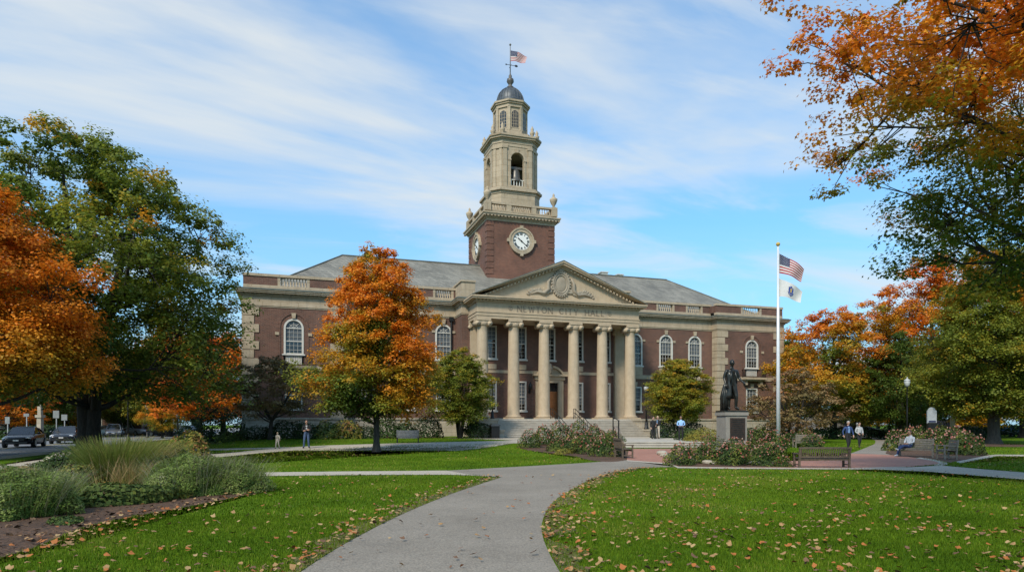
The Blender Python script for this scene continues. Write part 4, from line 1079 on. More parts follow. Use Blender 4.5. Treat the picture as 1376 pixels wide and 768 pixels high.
# 5 big green maple at the right
x,y=P(1335,596)
m=tree_mesh(31,16.8,2.2,5.4,[(0,.5),(.1,.86),(.25,1),(.45,.92),(.65,.74),(.85,.45),(1,.1)],straight(16.8,.42),560,300,.165,
  lambda t,rho,nz,C,g:np.clip(.38+.06*nz+.10*(rho-.5)+np.where((t>.5)&(nz>.3),.24,0)+g.normal(0,.03,len(t)),.10,.70),clump=1.3,trunk_r=.42,limbs=14,holes=.2,lump=.22,squash=.85,bark=BARKG)
plant_tree('maple_tree','broad green maple with yellowing tips behind the roses by the seated man','tree',m,(x,y,0))
# 6 small trees against the hall
def multi(h,n,r,sp,seed):
    g=np.random.default_rng(seed); s=[]
    for i in range(n):
        a=2*PI*i/n+g.random(); s.append([(.12*math.cos(a),.12*math.sin(a),-.1,r*1.2),(.2*math.cos(a),.2*math.sin(a),.3,r),(sp*.5*math.cos(a),sp*.5*math.sin(a),h*.35,r*.8),(sp*math.cos(a),sp*math.sin(a),h*.75,.03)])
    return s
yg=lambda base:(lambda t,rho,nz,C,g:np.clip(base+.05*nz+.10*(rho-.5)+.06*t+g.normal(0,.03,len(t)),.1,.52))
m=tree_mesh(41,7.3,1.2,2.75,ROUND,multi(7.3,5,.09,1.0,1),330,200,.12,yg(.35),clump=.72,squash=.65,trunk_r=.1,limbs=12,holes=.25)
plant_tree('small_tree','small round green tree of several stems beside the black bin and portico steps','tree',m,at(618,55))
m=tree_mesh(43,6.6,1.4,2.5,ROUND,multi(6.6,6,.09,1.2,2),330,200,.12,yg(.41),clump=.72,squash=.65,trunk_r=.1,limbs=12,holes=.22)
plant_tree('small_tree','small yellow green tree of several stems behind the woman in light blue','tree',m,at(911,57))
m=tree_mesh(45,6.3,1.7,3.3,[(0,.55),(.15,.85),(.4,1),(.7,.85),(.9,.5),(1,.2)],[[(0,0,-.1,.24),(0,0,.3,.17),(.1,0,1.5,.14),(-1.0,.2,3.2,.09),(-1.8,.3,4.6,.03)],[(.1,0,1.4,.13),(1.2,0,3.0,.09),(1.9,.1,4.6,.03)]],190,130,.12,
  lambda t,rho,nz,C,g:np.clip(.35+.25*nz+g.normal(0,.1,len(t)),0,1),clump=.62,squash=.7,trunk_r=.16,limbs=12,holes=.4,leafmat=BRONZELEAF,bias=.5)
plant_tree('small_tree','small brownish tree with forked trunk before the hall behind the child','tree',m,at(363,51))
m=tree_mesh(47,6.6,1.0,4.2,[(0,.75),(.2,1),(.45,.95),(.7,.7),(.9,.4),(1,.15)],multi(6.6,4,.13,1.6,5),170,110,.16,
  lambda t,rho,nz,C,g:np.clip(.5+.25*nz+g.normal(0,.1,len(t)),0,1),clump=.75,trunk_r=.14,limbs=12,holes=.2,leafmat=BRONZELEAF)
plant_tree('small_tree','low spreading bronze leaved tree behind the flagpole at the hall end','tree',m,at(1067,60))
# 7 the trees farther off: four kinds, each copied with its own place
ora=lambda a,b:(lambda t,rho,nz,C,g:np.clip(a+b*np.clip((t-.3)*1.3,-.5,.7)+.24*nz+.15*(rho-.6)+g.normal(0,.06,len(t)),.1,.9))
K={}
K['orange']=tree_mesh(51,14,2.2,6.2,ROUND,straight(14,.36),300,200,.22,ora(.50,.30),clump=1.4,squash=.85,trunk_r=.36,limbs=10,holes=.32,lump=.3)
K['mixed']=tree_mesh(53,15,2.0,6.0,EGG,straight(15,.36),300,200,.22,ora(.40,.30),clump=1.4,squash=.85,trunk_r=.36,limbs=10,holes=.3,lump=.3)
K['green']=tree_mesh(55,15,1.8,6.4,EGG,straight(15,.38),300,200,.22,yg(.16),clump=1.45,squash=.85,trunk_r=.38,limbs=10,holes=.25,lump=.3)
K['rust']=tree_mesh(57,21,3.0,7.0,[(0,.4),(.2,.75),(.45,1),(.7,.9),(.88,.6),(1,.2)],straight(21,.42),360,210,.24,ora(.54,.36),clump=1.5,squash=.85,trunk_r=.42,limbs=12,holes=.5,lump=.35)
K['yellow']=tree_mesh(59,9,1.5,4.4,ROUND,straight(9,.2),130,90,.26,lambda t,rho,nz,C,g:np.clip(.58+.08*nz+g.normal(0,.04,len(t)),.4,.75),clump=1.0,trunk_r=.2,limbs=8,holes=.3,lump=.3)
K['red']=tree_mesh(61,11,2.0,5.6,[(0,.6),(.2,.95),(.5,1),(.8,.7),(1,.2)],straight(11,.3),170,100,.26,lambda t,rho,nz,C,g:np.clip(.86+.12*nz+.1*(t-.5)+g.normal(0,.05,len(t)),.5,1),clump=1.05,trunk_r=.3,limbs=10,holes=.3,lump=.3)
FAR=[ # kind, pixel, distance, scale, label
 ('orange',1120,72,.98,'rounded orange and gold maple beyond the hall corner and flagpole'),
 ('rust',1252,76,.96,'tallest rust red thin crowned tree behind the park path lamp'),
 ('green',1211,68,.72,'dark green tree between the orange maple and the tall rust tree'),
 ('mixed',1150,92,.7,'small half orange tree in the gap behind the two walkers'),
 ('yellow',1318,74,.85,'low golden tree seen under the broad green maple'),
 ('green',1290,95,1.05,'dark green tree far behind the white topped notice post'),
 ('mixed',1375,78,1.0,'orange green tree just beyond the broad green maple on its far side'),
 ('yellow',1168,105,.9,'low yellow tree far down the park path'),
 ('red',1205,112,.8,'low red orange tree far behind the walker with outstretched arms'),
 ('green',1420,100,1.0,'far green tree with low crown beyond the trunk of the broad green maple'),
 ('green',1060,100,1.0,'dark green tree hidden behind the bronze leaved tree'),
 ('red',268,66,.98,'dark red maple against the hall corner near the oak'),
 ('mixed',228,86,.95,'orange and green tree behind the dark red maple'),
 ('orange',218,76,.36,'little bright orange tree beside the parking lot'),
 ('mixed',160,92,.85,'orange tinted tree behind the tall lamp post by the oak'),
 ('green',100,98,1.0,'dark green tree far along the street behind the oak'),
 ('green',42,80,.95,'dark green street tree behind the two cars'),
 ('yellow',90,84,.85,'yellowish small tree behind the white road signs'),
 ('orange',300,92,1.0,'orange tree peeping out behind the hall corner near the oak'),
 ('mixed',-20,88,1.0,'half turned green and orange tree across the street behind the bright orange maple'),
 ('yellow',140,120,1.1,'yellow tree far beyond the parked cars'),
 ('red',10,70,.7,'dull red tree across the street behind the black saloon'),
 ('green',190,120,1.0,'green tree at the far end of the parking lot'),
 ('green',260,125,1.0,'green tree far behind the little orange tree'),
 ('mixed',1330,120,1.0,'orange green tree far behind the golden tree'),
 ('green',1240,125,1.0,'dark tree closing the view behind the park path lamp'),
 ('orange',1180,130,.9,'orange tree closing the view along the park path')]
seen={}
for i,(k,px,Z,s,lab) in enumerate(FAR):
    nm={'orange':'maple_tree','mixed':'maple_tree','green':'shade_tree','rust':'shade_tree','yellow':'small_tree','red':'maple_tree'}[k]
    o=plant_tree(nm,lab,'tree',K[k],at(px,Z),i*1.9,'trees round the edge of the park'); o.scale=(s*1.03,s*.97,s)
# a hedge closes the gaps low down far off
def bush_mesh(seed,rx,ry,h,n,leaf,tint,tv=.06,mat=None,lump=.18,flat=.0,up=.35,shape='kite',inner=.25):
    """dome of leaves with an uneven surface"""
    g=np.random.default_rng(seed); d=unit(g.normal(size=(n,3))); d[:,2]=np.abs(d[:,2])*1.0-.12
    d=unit(d); nz=vn(d,3.0,seed); nz2=vn(d,7.0,seed+2); r=(1-inner*g.random(n)**2.2)*(1+lump*nz+lump*.6*nz2)
    p=d*r[:,None]; p[:,2]=np.sign(p[:,2])*np.abs(p[:,2])**(1-flat) 
    pos=np.c_[p[:,0]*rx,p[:,1]*ry,np.maximum(.03,.12*h+p[:,2]*h*.88)]
    nr=d*.9+np.array([0,0,up])+g.normal(0,.4,(n,3)); tt=np.clip(tint+tv*nz*2+g.normal(0,tv,n),0,1)
    V,Q,T,R=leaves(pos,nr,leaf,tt,g,shape); return V,Q,T,R
def bush(name,label,loc,seed,rx,ry,h,n,leaf,tint,cat='shrub',group=None,mat=None,mesh=None,**kw):
    if mesh is None:
        V,Q,T,R=bush_mesh(seed,rx,ry,h,n,leaf,tint,**kw); mesh=quads_mesh('foliage',V,Q,mat or SHRUB,{'tint':T,'rnd':R})
    o=link(name,mesh,None,loc,seed*.7); tag(o,label,cat,group); return o
B=bush
G1='clipped and loose shrubs along the hall'
B('evergreen_shrub','big dark round evergreen at the hall corner near the oak',at(295,56),1,2.3,2.2,3.3,2600,.17,.16,group=G1)
B('evergreen_shrub','lower dark evergreen between the big round one and the parking lot',at(262,58),2,1.7,1.6,1.9,1400,.17,.22,group=G1)
B('evergreen_shrub','low olive mound in front of the big dark evergreen',at(308,51),3,1.2,1.0,.85,900,.13,.42,group=G1)
B('evergreen_shrub','dark spreading yew behind the small child',at(385,52.5),4,2.0,1.2,1.55,1800,.15,.15,group=G1)
B('evergreen_shrub','dark low yew under the brownish forked tree',at(345,53.5),5,1.8,1.2,1.1,1500,.15,.17,group=G1)
B('evergreen_shrub','dark low yew behind the adult in jeans',at(412,52.5),6,1.1,1.0,1.35,1200,.14,.17,group=G1)
B('hydrangea','yellow green hydrangea with pinkish heads next to the adult in jeans',at(440,53),7,1.5,1.1,1.4,1500,.17,.58,tv=.10)
B('hydrangea','rusty leaved hydrangea at the middle of the foundation bed',at(465,53.5),8,1.4,1.1,1.5,1400,.17,.66,tv=.12)
B('evergreen_shrub','mid green shrub directly behind the lawn maple trunk',at(520,55),9,1.3,1.1,1.7,1500,.16,.33,group=G1)
B('evergreen_shrub','low dark hedge between the rusty hydrangea and the lawn maple trunk',at(490,54.5),10,1.5,1.0,1.05,1200,.14,.2,group=G1)
B('evergreen_shrub','loose green shrub behind the grey bench on the lawn',at(545,56),11,1.3,1.0,1.4,1300,.16,.3,group=G1)
B('evergreen_shrub','tall dark globe shrub between the grey bench and the green multi stem tree',at(576,56.5),12,1.25,1.2,2.1,1900,.14,.12,group=G1)
B('evergreen_shrub','clipped dark box hedge beside the black litter bin',at(641,55.3),13,1.25,1.0,1.35,2200,.11,.18,group=G1,lump=.05,flat=.35)
B('evergreen_shrub','low dark hedge behind the clipped box at the cheek wall',at(648,58.5),14,1.1,1.0,1.9,1300,.13,.14,group=G1,flat=.3,lump=.06)
B('evergreen_shrub','dark clipped shrub under the yellow green tree',at(893,57.5),15,1.4,1.2,1.5,1900,.13,.15,group=G1,lump=.07,flat=.2)
B('evergreen_shrub','dark globe shrub behind the woman in light blue',at(928,60.5),16,1.5,1.3,1.7,1700,.14,.12,group=G1)
B('evergreen_shrub','green clipped mound touching the golden mound',at(924,50),17,1.0,1.0,.95,1400,.10,.40,group=G1,lump=.06)
B('evergreen_shrub','golden clipped mound beside the statue pedestal',at(946,46.5),18,1.45,1.2,1.15,2800,.10,.74,group=G1,lump=.06,tv=.05)
B('evergreen_shrub','dark low shrub under the hall window behind the statue',at(1020,62),19,2.6,1.2,1.3,1700,.17,.16,group=G1)
B('evergreen_shrub','dark shrub behind the flagpole at the hall corner',at(1052,62),20,1.8,1.2,1.1,1300,.17,.18,group=G1)
B('evergreen_shrub','dark clipped shrub under the broad green maple',at(1302,60),22,1.7,1.5,1.5,1300,.15,.15)
for i,(px,Z,w,h,t_,lab) in enumerate([(1135,72,5,1.3,.2,'long low dark hedge behind the two walkers'),(1230,80,6,1.3,.2,'low hedge behind the roses of the seated man'),(1370,84,7,1.5,.2,'low hedge beyond the trunk of the broad green maple'),(60,66,5,1.5,.2,'dark hedge across the street behind the cars'),(1290,100,9,2.4,.15,'tall dark hedge far behind the notice post'),(1180,118,12,3,.2,'tall hedge closing the view at the end of the park path'),(150,108,12,3,.2,'tall hedge behind the parked cars')]):
    B('hedge',lab,at(px,Z),30+i,w,1.4,h,2400,.24,t_,cat='hedge',lump=.1,flat=.3).rotation_euler=(0,0,0)
# roses: bushes and their blooms
T_SZ=.066
def rose_mesh(seed,rx,ry,h,n=2000):
    V,Q,T,R=bush_mesh(seed,rx,ry,h,n,.085,.44,lump=.25,tv=.12); fol=quads_mesh('foliage',V,Q,SHRUB,{'tint':T,'rnd':R})
    g=np.random.default_rng(seed+90); k=58; d=unit(g.normal(size=(k,3))); d[:,2]=np.abs(d[:,2])*1.2+.25; d=unit(d)
    nz=vn(d,3.0,seed); nz2=vn(d,7.0,seed+2); r=1.03*(1+.22*nz+.13*nz2)
    c=np.c_[d[:,0]*rx*r,d[:,1]*ry*r,.12*h+d[:,2]*h*.88*r]; per=7; idx=np.repeat(np.arange(k),per)
    dd=unit(g.normal(size=(k*per,3))); pos=c[idx]+dd*.028; T0=np.clip(g.random(k)**1.2,0,1)
    V,Q,T,R=leaves(pos,dd+np.array([0,0,.4]),T_SZ,T0[idx],g); fl=quads_mesh('blooms',V,Q,PETAL,{'tint':T,'rnd':R}); return fol,fl
RM=[rose_mesh(70+i,.82,.75,1.05) for i in range(4)]
def rose(px,py_base,s,label,i,group,h=1.0):
    x,y=P(px,py_base); o=thing('rose_bush',label,'rose bush',(x,y,gh(x,y)),i*1.3,group)
    link('foliage',RM[i%4][0],o); link('blooms',RM[i%4][1],o); o.scale=(s,s,s*h); return o
GA,GB,GC,GD='rose bushes in the bed before the portico','rose bushes in the front bed beside the plaza','rose bushes round the statue and flagpole','rose bushes in the bed behind the seated man'
for i,(a,b,s,h,l) in enumerate([(712,601,.95,1.1,'outermost rose bush of the portico bed nearest the black bin'),(730,597,1.0,1.25,'second rose bush of the portico bed counted from the black bin'),(752,595.5,1.0,1.35,'rose bush with pale pink heads under the handrail nearer the bin'),
  (776,596,1.1,1.3,'tallest rose bush in the middle of the bed before the steps'),(772,607,.95,1.05,'dark green rose bush at the front middle of the portico bed'),(792,609.5,1.0,1.1,'front rose bush with few red blooms in the portico bed'),(800,597.5,1.05,1.2,'rose bush below the handrail nearer the terrace'),(813,612.5,.95,1.05,'front rose bush next to the end of the side bench'),(820,600,1.0,1.0,'rose bush behind the side bench'),(752,603,.8,.95,'small rose bush at the lawn front of the portico bed')]):
    rose(a,b,s,l,i,GA,h)
for i,(a,b,s,h,l) in enumerate([(914,624.5,.78,1.05,'darkest rose bush at the tip of the front bed by the walk'),(939,622,.72,1.1,'second rose bush of the front bed with pink heads'),(962,622,.8,1.1,'third rose bush of the front bed below the pedestal'),(984,624.5,.85,1.12,'fullest dark rose bush in the middle of the front bed'),
  (1007,622,.75,1.08,'rose bush between the fullest one and the big one near the front bench'),(1034,625.5,.88,1.05,'big rose bush next to the front bench'),(1053,627,.36,.9,'tiny rose plant beside the front bench leg')]):
    rose(a,b,s,l,i+1,GB,h)
for i,(a,b,s,h,l) in enumerate([(955,605,.9,.95,'rose bush at the pedestal foot under the bronze cloak'),(1018,605,1.1,1.15,'rose bush at the pedestal foot on the flagpole side'),(1040,606,1.0,1.1,'rose bush around the foot of the flagpole'),(1066,600,.95,1.05,'rose bush between the flagpole and the far bench'),(1092,602,.95,1.05,'rose bush at the far bench end nearer the two walkers'),(1080,596,.9,1.15,'rose bush farthest behind the far bench'),(990,611,.9,.85,'low rose bush in front of the pedestal plaque'),(1024,613,.85,.9,'low rose bush between pedestal and flagpole')]):
    rose(a,b,s,l,i+2,GC,h)
for i,(a,b,s,h,l) in enumerate([(1204,605,1.0,1.1,'rose bush beside the park path near the feet of the seated man'),(1222,602,1.1,1.2,'rose bush directly behind the back of the seated man'),(1240,603,1.1,1.2,'rose bush behind the middle of the bench with the seated man'),(1262,604,1.05,1.25,'rose bush between the occupied bench and the short bench'),(1284,609,1.1,1.2,'dark rose bush behind the wooden armchair bench'),(1300,611,1.05,1.1,'last rose bush behind the seated man towards the broad maple'),(1290,602,1.1,1.1,'back row rose bush under the grey stone marker')]):
    rose(a,b,s,l,i,GD,h)
B('low_shrub','low yellow green shrub among the portico roses',(*P(745,606),gh(*P(745,606))),81,.55,.5,.5,500,.09,.55)
B('low_shrub','low straw coloured plant among the portico roses',(*P(757,609.5),gh(*P(757,609.5))),82,.6,.4,.32,500,.08,.72)
B('evergreen_shrub','bright yellow green mound behind the end of the side bench',(*P(822,598),gh(*P(822,598))),83,1.5,1.0,.95,1300,.09,.52,lump=.07)
# ---- the garden bed at the left
def stalks(seed,n,rx,ry,h,lean,w,tints,spread=.6,curve_=.5,tip=None):
    """arching grass stalks"""
    g=np.random.default_rng(seed); a=g.random(n)*2*PI; r=np.sqrt(g.random(n)); x=rx*r*np.cos(a); y=ry*r*np.sin(a)
    dx=np.cos(a)*spread*r+lean[0]+g.normal(0,.15,n); dy=np.sin(a)*spread*r+lean[1]+g.normal(0,.15,n); hh=h*(.6+.5*g.random(n))
    V=[];k=5; ang=g.random(n)*PI; wx,wy=np.cos(ang),np.sin(ang)
    for j in range(k):
        t=j/(k-1); c=t*t*curve_+t*(1-curve_); px=x+dx*hh*c; py=y+dy*hh*c; pz=hh*(t-.18*t*t*np.hypot(dx,dy)); ww=w*(1-.75*t)
        V.append(np.stack([np.c_[px-wx*ww,py-wy*ww,pz],np.c_[px+wx*ww,py+wy*ww,pz]],1))
    V=np.stack(V,1).reshape(-1,3); i=np.arange(n)*2*k; Q=np.concatenate([np.c_[i+2*j,i+2*j+1,i+2*j+3,i+2*j+2] for j in range(k-1)])
    t0=np.interp(g.random(n),np.linspace(0,1,len(tints)),tints); T=np.repeat(t0,2*k)+np.tile(np.repeat(np.linspace(-.04,.12,k),2),n)
    return V,Q,np.clip(T,0,1),np.repeat(g.random(n),2*k)
GRS=leaf_mat('ornamental_grass',[(0,(.045,.095,.014)),(.35,(.14,.19,.028)),(.6,(.27,.225,.06)),(.8,(.34,.22,.095)),(1,(.34,.19,.12))],trans=.35)
LAV=leaf_mat('catmint_leaves',[(0,(.05,.095,.012)),(.4,(.13,.19,.03)),(.7,(.24,.27,.08)),(.87,(.29,.28,.15)),(1,(.34,.28,.26))],trans=.3,rough=.8)
def grass_clump(label,px,py,seed,n,rx,ry,h,lean,w,tints,**kw):
    x,y=P(px,py); V,Q,T,R=stalks(seed,n,rx,ry,h,lean,w,tints,**kw)
    o=link('ornamental_grass',quads_mesh('ornamental_grass',V,Q,GRS,{'tint':T,'rnd':R}),None,(x,y,gh(x,y))); tag(o,label,'ornamental grass','ornamental grasses in the garden bed'); return o
grass_clump('big green fountain grass in the middle of the garden bed',158,647,3,2400,.58,.5,1.3,(.10,0),.008,(.1,.3,.35,.5))
grass_clump('smaller green fountain grass on the street side of the big clump',136,640,4,1100,.45,.4,1.1,(-.05,0),.009,(.05,.25,.45))
grass_clump('tan feathery grass leaning away from the big green clump',186,642,5,1200,.42,.4,1.25,(.22,0),.006,(.3,.5,.65,.8))
grass_clump('reddish tan grass low at the front of the fountain grass',176,654,6,450,.35,.3,.75,(.12,0),.006,(.4,.6,.85))
grass_clump('pale dry grass stalks sprouting at the front of the bed',140,664,7,40,.4,.3,1.05,(.1,0),.006,(.7,.75),spread=.9)
grass_clump('fine green grass behind the hydrangea in the bed',215,628,8,900,.6,.5,1.1,(.05,0),.010,(.1,.3,.4))
def catmint(label,px,py,seed,rx,ry,h,n,stalk=500):
    x,y=P(px,py); o=thing('catmint_plant',label,'catmint',(x,y,gh(x,y)),0,'grey green catmint mounds in the garden bed')
    V,Q,T,R=bush_mesh(seed,rx,ry,h,int(n*1.7),.042,.42,lump=.2,tv=.13,up=.7,inner=.35); link('foliage',quads_mesh('foliage',V,Q,LAV,{'tint':T,'rnd':R}),o)
    V,Q,T,R=stalks(seed+1,stalk,rx*.85,ry*.85,h*1.10,(0,0),.0036,(.35,.5,.65,.8,.95),spread=.6); link('flower_spikes',quads_mesh('flower_spikes',V,Q,LAV,{'tint':T,'rnd':R}),o); return o
catmint('broad catmint mound nearest the viewer in the garden bed',22,692,1,1.0,.85,.86,11000,900)
catmint('low catmint behind the nearest broad mound',-5,672,2,1.1,.8,.7,6000,600)
catmint('largest catmint mound in the middle of the bed before the hydrangea',258,663,3,1.05,.9,.92,11000,1100)
catmint('pale catmint mound at the lawn tip of the garden bed',312,660,4,.85,.75,.78,8000,900)
catmint('small catmint between the largest mound and the grasses',222,668,5,.55,.5,.5,4000,350)
catmint('small catmint between the nearest mound and the grasses',72,664,6,.7,.6,.55,4000,400)
B('hydrangea','brown headed hydrangea at the back of the garden bed',(*P(256,623),0),84,.95,.8,1.35,2200,.11,.70,tv=.14)
B('garden_perennial','faded pinkish perennials behind the largest catmint',(*P(268,637),0),85,.9,.5,.62,1400,.07,.30,mat=BRONZELEAF)
B('garden_perennial','green leafy perennial under the hydrangea',(*P(228,635),0),86,.8,.6,.9,1600,.09,.3)
B('garden_perennial','bushy green perennial on the street side of the grasses',(*P(95,638),0),87,.9,.7,.85,2200,.085,.38,tv=.1)
B('garden_perennial','red leaved low perennial near the stone wall',(*P(30,642),0),88,.9,.6,.4,1100,.08,.35,mat=BRONZELEAF)
B('garden_perennial','low green perennial near the stone wall',(*P(62,640),0),89,.9,.6,.5,1300,.08,.40)
B('garden_perennial','rusty and green perennial among the grasses',(*P(105,652),0),90,.6,.5,.6,1300,.08,.62,tv=.14)
B('low_shrub','bright yellow green spreading plant at the front of the bed',(*P(160,676),0),91,1.25,.6,.42,3000,.085,.48,tv=.06)
B('low_shrub','low darker spreading plant next to the yellow green one',(*P(196,672),0),92,.7,.5,.30,1500,.08,.38)
B('low_shrub','small green weeds on the bare mulch',(*P(88,702),0),93,.4,.25,.12,500,.05,.4)
B('garden_perennial','tall feathery perennial behind the big fountain grass',(*P(170,632),0),94,.8,.6,1.0,1800,.08,.34)
B('garden_perennial','dark leafy perennial behind the catmint and grasses',(*P(205,645),0),95,.9,.6,.7,1800,.085,.22)
# boulders by the walk and at the plaza edge
def rock(label,x,y,s,seed,group):
    b=MB(); b.smooth=False; b.ball((0,0,.3),1,10,7,(1,.75,.5)); g=np.random.default_rng(seed)
    v=np.array(b.v); k=vn(v,1.7,seed)*.16+vn(v,4.1,seed+1)*.07; c=np.array([0,0,.3]); v=c+(v-c)*(1+k)[:,None]; b.v=[tuple(q) for q in v]
    o=b.build('boulder',BASE,None,(x,y,gh(x,y)),seed*1.1); o.scale=s; tag(o,label,'rock',group)
for i,(a,b_,s,l) in enumerate([(84,617.5,(.55,.6,.45),'flat boulder at the end of the near stone walk'),(75,620,(.45,.5,.4),'small boulder next to the flat one on the street side')]):
    x,y=P(a,b_); rock(l,x,y,s,i+3,'boulders by the street walk')
for i,(a,b_,s,l) in enumerate([(889,611,(.42,.35,.3),'pale edging stone at the plaza tip of the front rose bed'),(898,613.5,(.38,.3,.25),'pale edging stone second from the bed tip'),(933,621,(.38,.3,.22),'edging stone under the second front rose bush'),(952,623,(.4,.3,.22),'edging stone under the third front rose bush'),(1015,624,(.35,.3,.2),'edging stone under the bush near the front bench')]):
    x,y=P(a,b_); rock(l,x,y,s,i+13,'edging stones of the front rose bed')
# ---- fallen leaves
FALL=[plain('fallen_tan',(.30,.17,.065),.8,0,.25,30),plain('fallen_pale',(.36,.235,.10),.8,0,.2,30),plain('fallen_orange',(.33,.105,.02),.8,0,.3,30),plain('fallen_brown',(.14,.07,.035),.85,0,.3,30)]
NMS=['tan','pale straw','orange','brown']
OVAL=np.array([(0,-.02,0),(-.26,.16,.02),(-.42,.45,.03),(-.24,.82,.0),(.03,1.0,-.05),(.30,.78,.02),(.40,.42,.0),(.22,.12,.03)])
def curl(seed):
    g=np.random.default_rng(seed); V=OVAL+g.normal(0,.07,OVAL.shape)*np.array([1,1,.5]); V[:,1]-=.45; c=.8+.7*g.random(); V[:,2]=(V[:,0]**2*c+ (V[:,1])**2*c*.7)+.04+g.normal(0,.05,len(V)); return V
LM=[[quads_mesh('fallen_leaf',curl(s),np.array([[0,1,2,3],[0,3,4,5],[0,5,6,7]]),m) for s in(1,2,3)] for m in FALL]
def scatter(n,fn,rng):
    out=[]
    while len(out)<n:
        x,y,ok=fn(rng)
        if ok: out.append((x,y))
    return out
rg=np.random.default_rng(77)
npath=np.array(MAIN)
def on_hard(x,y): 
    X=np.array([x]);Y=np.array([y]); return any(inside(p,X,Y)[0] for p in HARD)
def right_lawn(g):
    y=7+27*g.random()**1.55; x=(-.02+.86*g.random()**.85)*y
    if x<.03*y+.2: return x,y,False
    keep=g.random()<.10+.9*max(0,(math.sin(x*1.3+1+math.sin(y*2))*math.sin(y*1.2+math.sin(x*1.7))+.55)/1.55)**1.3; return x,y,keep and not on_hard(x,y)
R_=np.array(right); L_=np.array(left)
def right_edge(g):
    i=int(g.integers(8,len(R_)-3)); p=R_[i]; d=abs(g.normal(0,.38)); return p[0]+d,p[1]+g.normal(0,.2),p[1]<32
def left_edge(g):
    i=int(g.integers(4,len(L_))); p=L_[i]; d=abs(g.normal(0,.35)); return p[0]-d,p[1]+g.normal(0,.2),p[1]>7
def left_lawn(g):
    y=7+16*g.random()**1.6; x=-(.12+.66*g.random())*y; return x,y,not on_hard(x,y)
def path_(g):
    y=7.5+16*g.random(); x=(-.3+.45*g.random())*y; return x,y,inside(MAIN,np.array([x]),np.array([y]))[0]
def bed_edge(g):
    t=g.random(); a=P(0+360*t,752-95*t**.8); return a[0]+g.normal(0,.35),a[1]+abs(g.normal(0,.45)),True
sets=[(scatter(1700,right_lawn,rg),'on the lawn in front of the benches'),(scatter(480,right_edge,rg),'along the walk edge towards the benches'),(scatter(300,left_edge,rg),'along the walk edge towards the garden bed'),(scatter(320,left_lawn,rg),'on the lawn beside the garden bed'),(scatter(60,path_,rg),'on the grey walk'),(scatter(260,bed_edge,rg),'along the mulch bed border')]
ALL=[(x,y,k) for k,(s,_) in enumerate(sets) for x,y in s if y>6.6]
ALL.sort(key=lambda q:q[1]); near=[q for q in ALL if abs(q[0])<.8*q[1]][:300]; ns=set((q[0],q[1]) for q in near)
def lift(k): return .03 if k in(0,1,2,3) else .02
for x,y,k in near:
    c=int(rg.choice(4,p=[.30,.20,.30,.20])); s=.042+.042*rg.random()
    o=link('fallen_leaf',LM[c][int(rg.integers(3))],None,(x,y,gh(x,y)+lift(k)+.002),0); o.scale=(s,)*3; o.rotation_euler=(rg.normal(0,.35),rg.normal(0,.35),rg.random()*6.28)
    tag(o,f'{NMS[c]} curled fallen leaf lying {sets[k][1]}','leaf',f'{NMS[c]} fallen leaves {sets[k][1]}')
# bark chips over the bed
bx=np.array(BED1); n=9000; X=RNG.random(n)*(bx[:,0].max()-bx[:,0].min())+bx[:,0].min(); Y=RNG.random(n)*(bx[:,1].max()-bx[:,1].min())+bx[:,1].min(); ok=inside(BED1,X,Y)&(X>-22)
X,Y=X[ok],Y[ok]; n=len(X); V,Q,T,R=leaves(np.c_[X,Y,np.full(n,.03)],np.c_[RNG.normal(0,.5,(n,2)),np.ones(n)],.075,RNG.random(n),RNG,var=.6)
CHIP=leaf_mat('bark_chips',[(0,(.035,.018,.009)),(.6,(.10,.054,.028)),(1,(.19,.12,.07))],trans=0,rough=.9)
o=link('bark_chips',quads_mesh('bark_chips',V,Q,CHIP,{'tint':T,'rnd':R})); tag(o,'brown bark chips covering the garden bed','mulch',kind='stuff')
rest=[q for q in ALL if (q[0],q[1]) not in ns]
# sparse ones farther back
for _ in range(260):
    y=30+20*rg.random(); x=(-.42+.2*rg.random()+.3*(rg.random()<.4))*y
    if not on_hard(x,y): rest.append((x,y,0))
V=[];Q=[];MI=[]
T3=[curl(s) for s in(1,2,3)]
for x,y,k in rest:
    t=T3[int(rg.integers(3))]; s=.05+.04*rg.random(); a=rg.random()*6.28; c,s_=math.cos(a),math.sin(a)
    v=t*s; tl=rg.normal(0,.3); v=np.c_[v[:,0]*c-v[:,1]*s_,v[:,0]*s_+v[:,1]*c,v[:,2]+v[:,0]*tl]; b=len(V)*8; V.append(v+np.array([x,y,gh(x,y)+lift(k)+.012]))
    Q+= [[b,b+1,b+2,b+3],[b,b+3,b+4,b+5],[b,b+5,b+6,b+7]]; MI+=[int(rg.choice(4,p=[.30,.20,.30,.20]))]*3
o=link('fallen_leaves',quads_mesh('fallen_leaves',np.concatenate(V),Q,FALL,mi=MI)); tag(o,'thin scatter of small fallen autumn leaves over the farther lawns','leaves',kind='stuff')
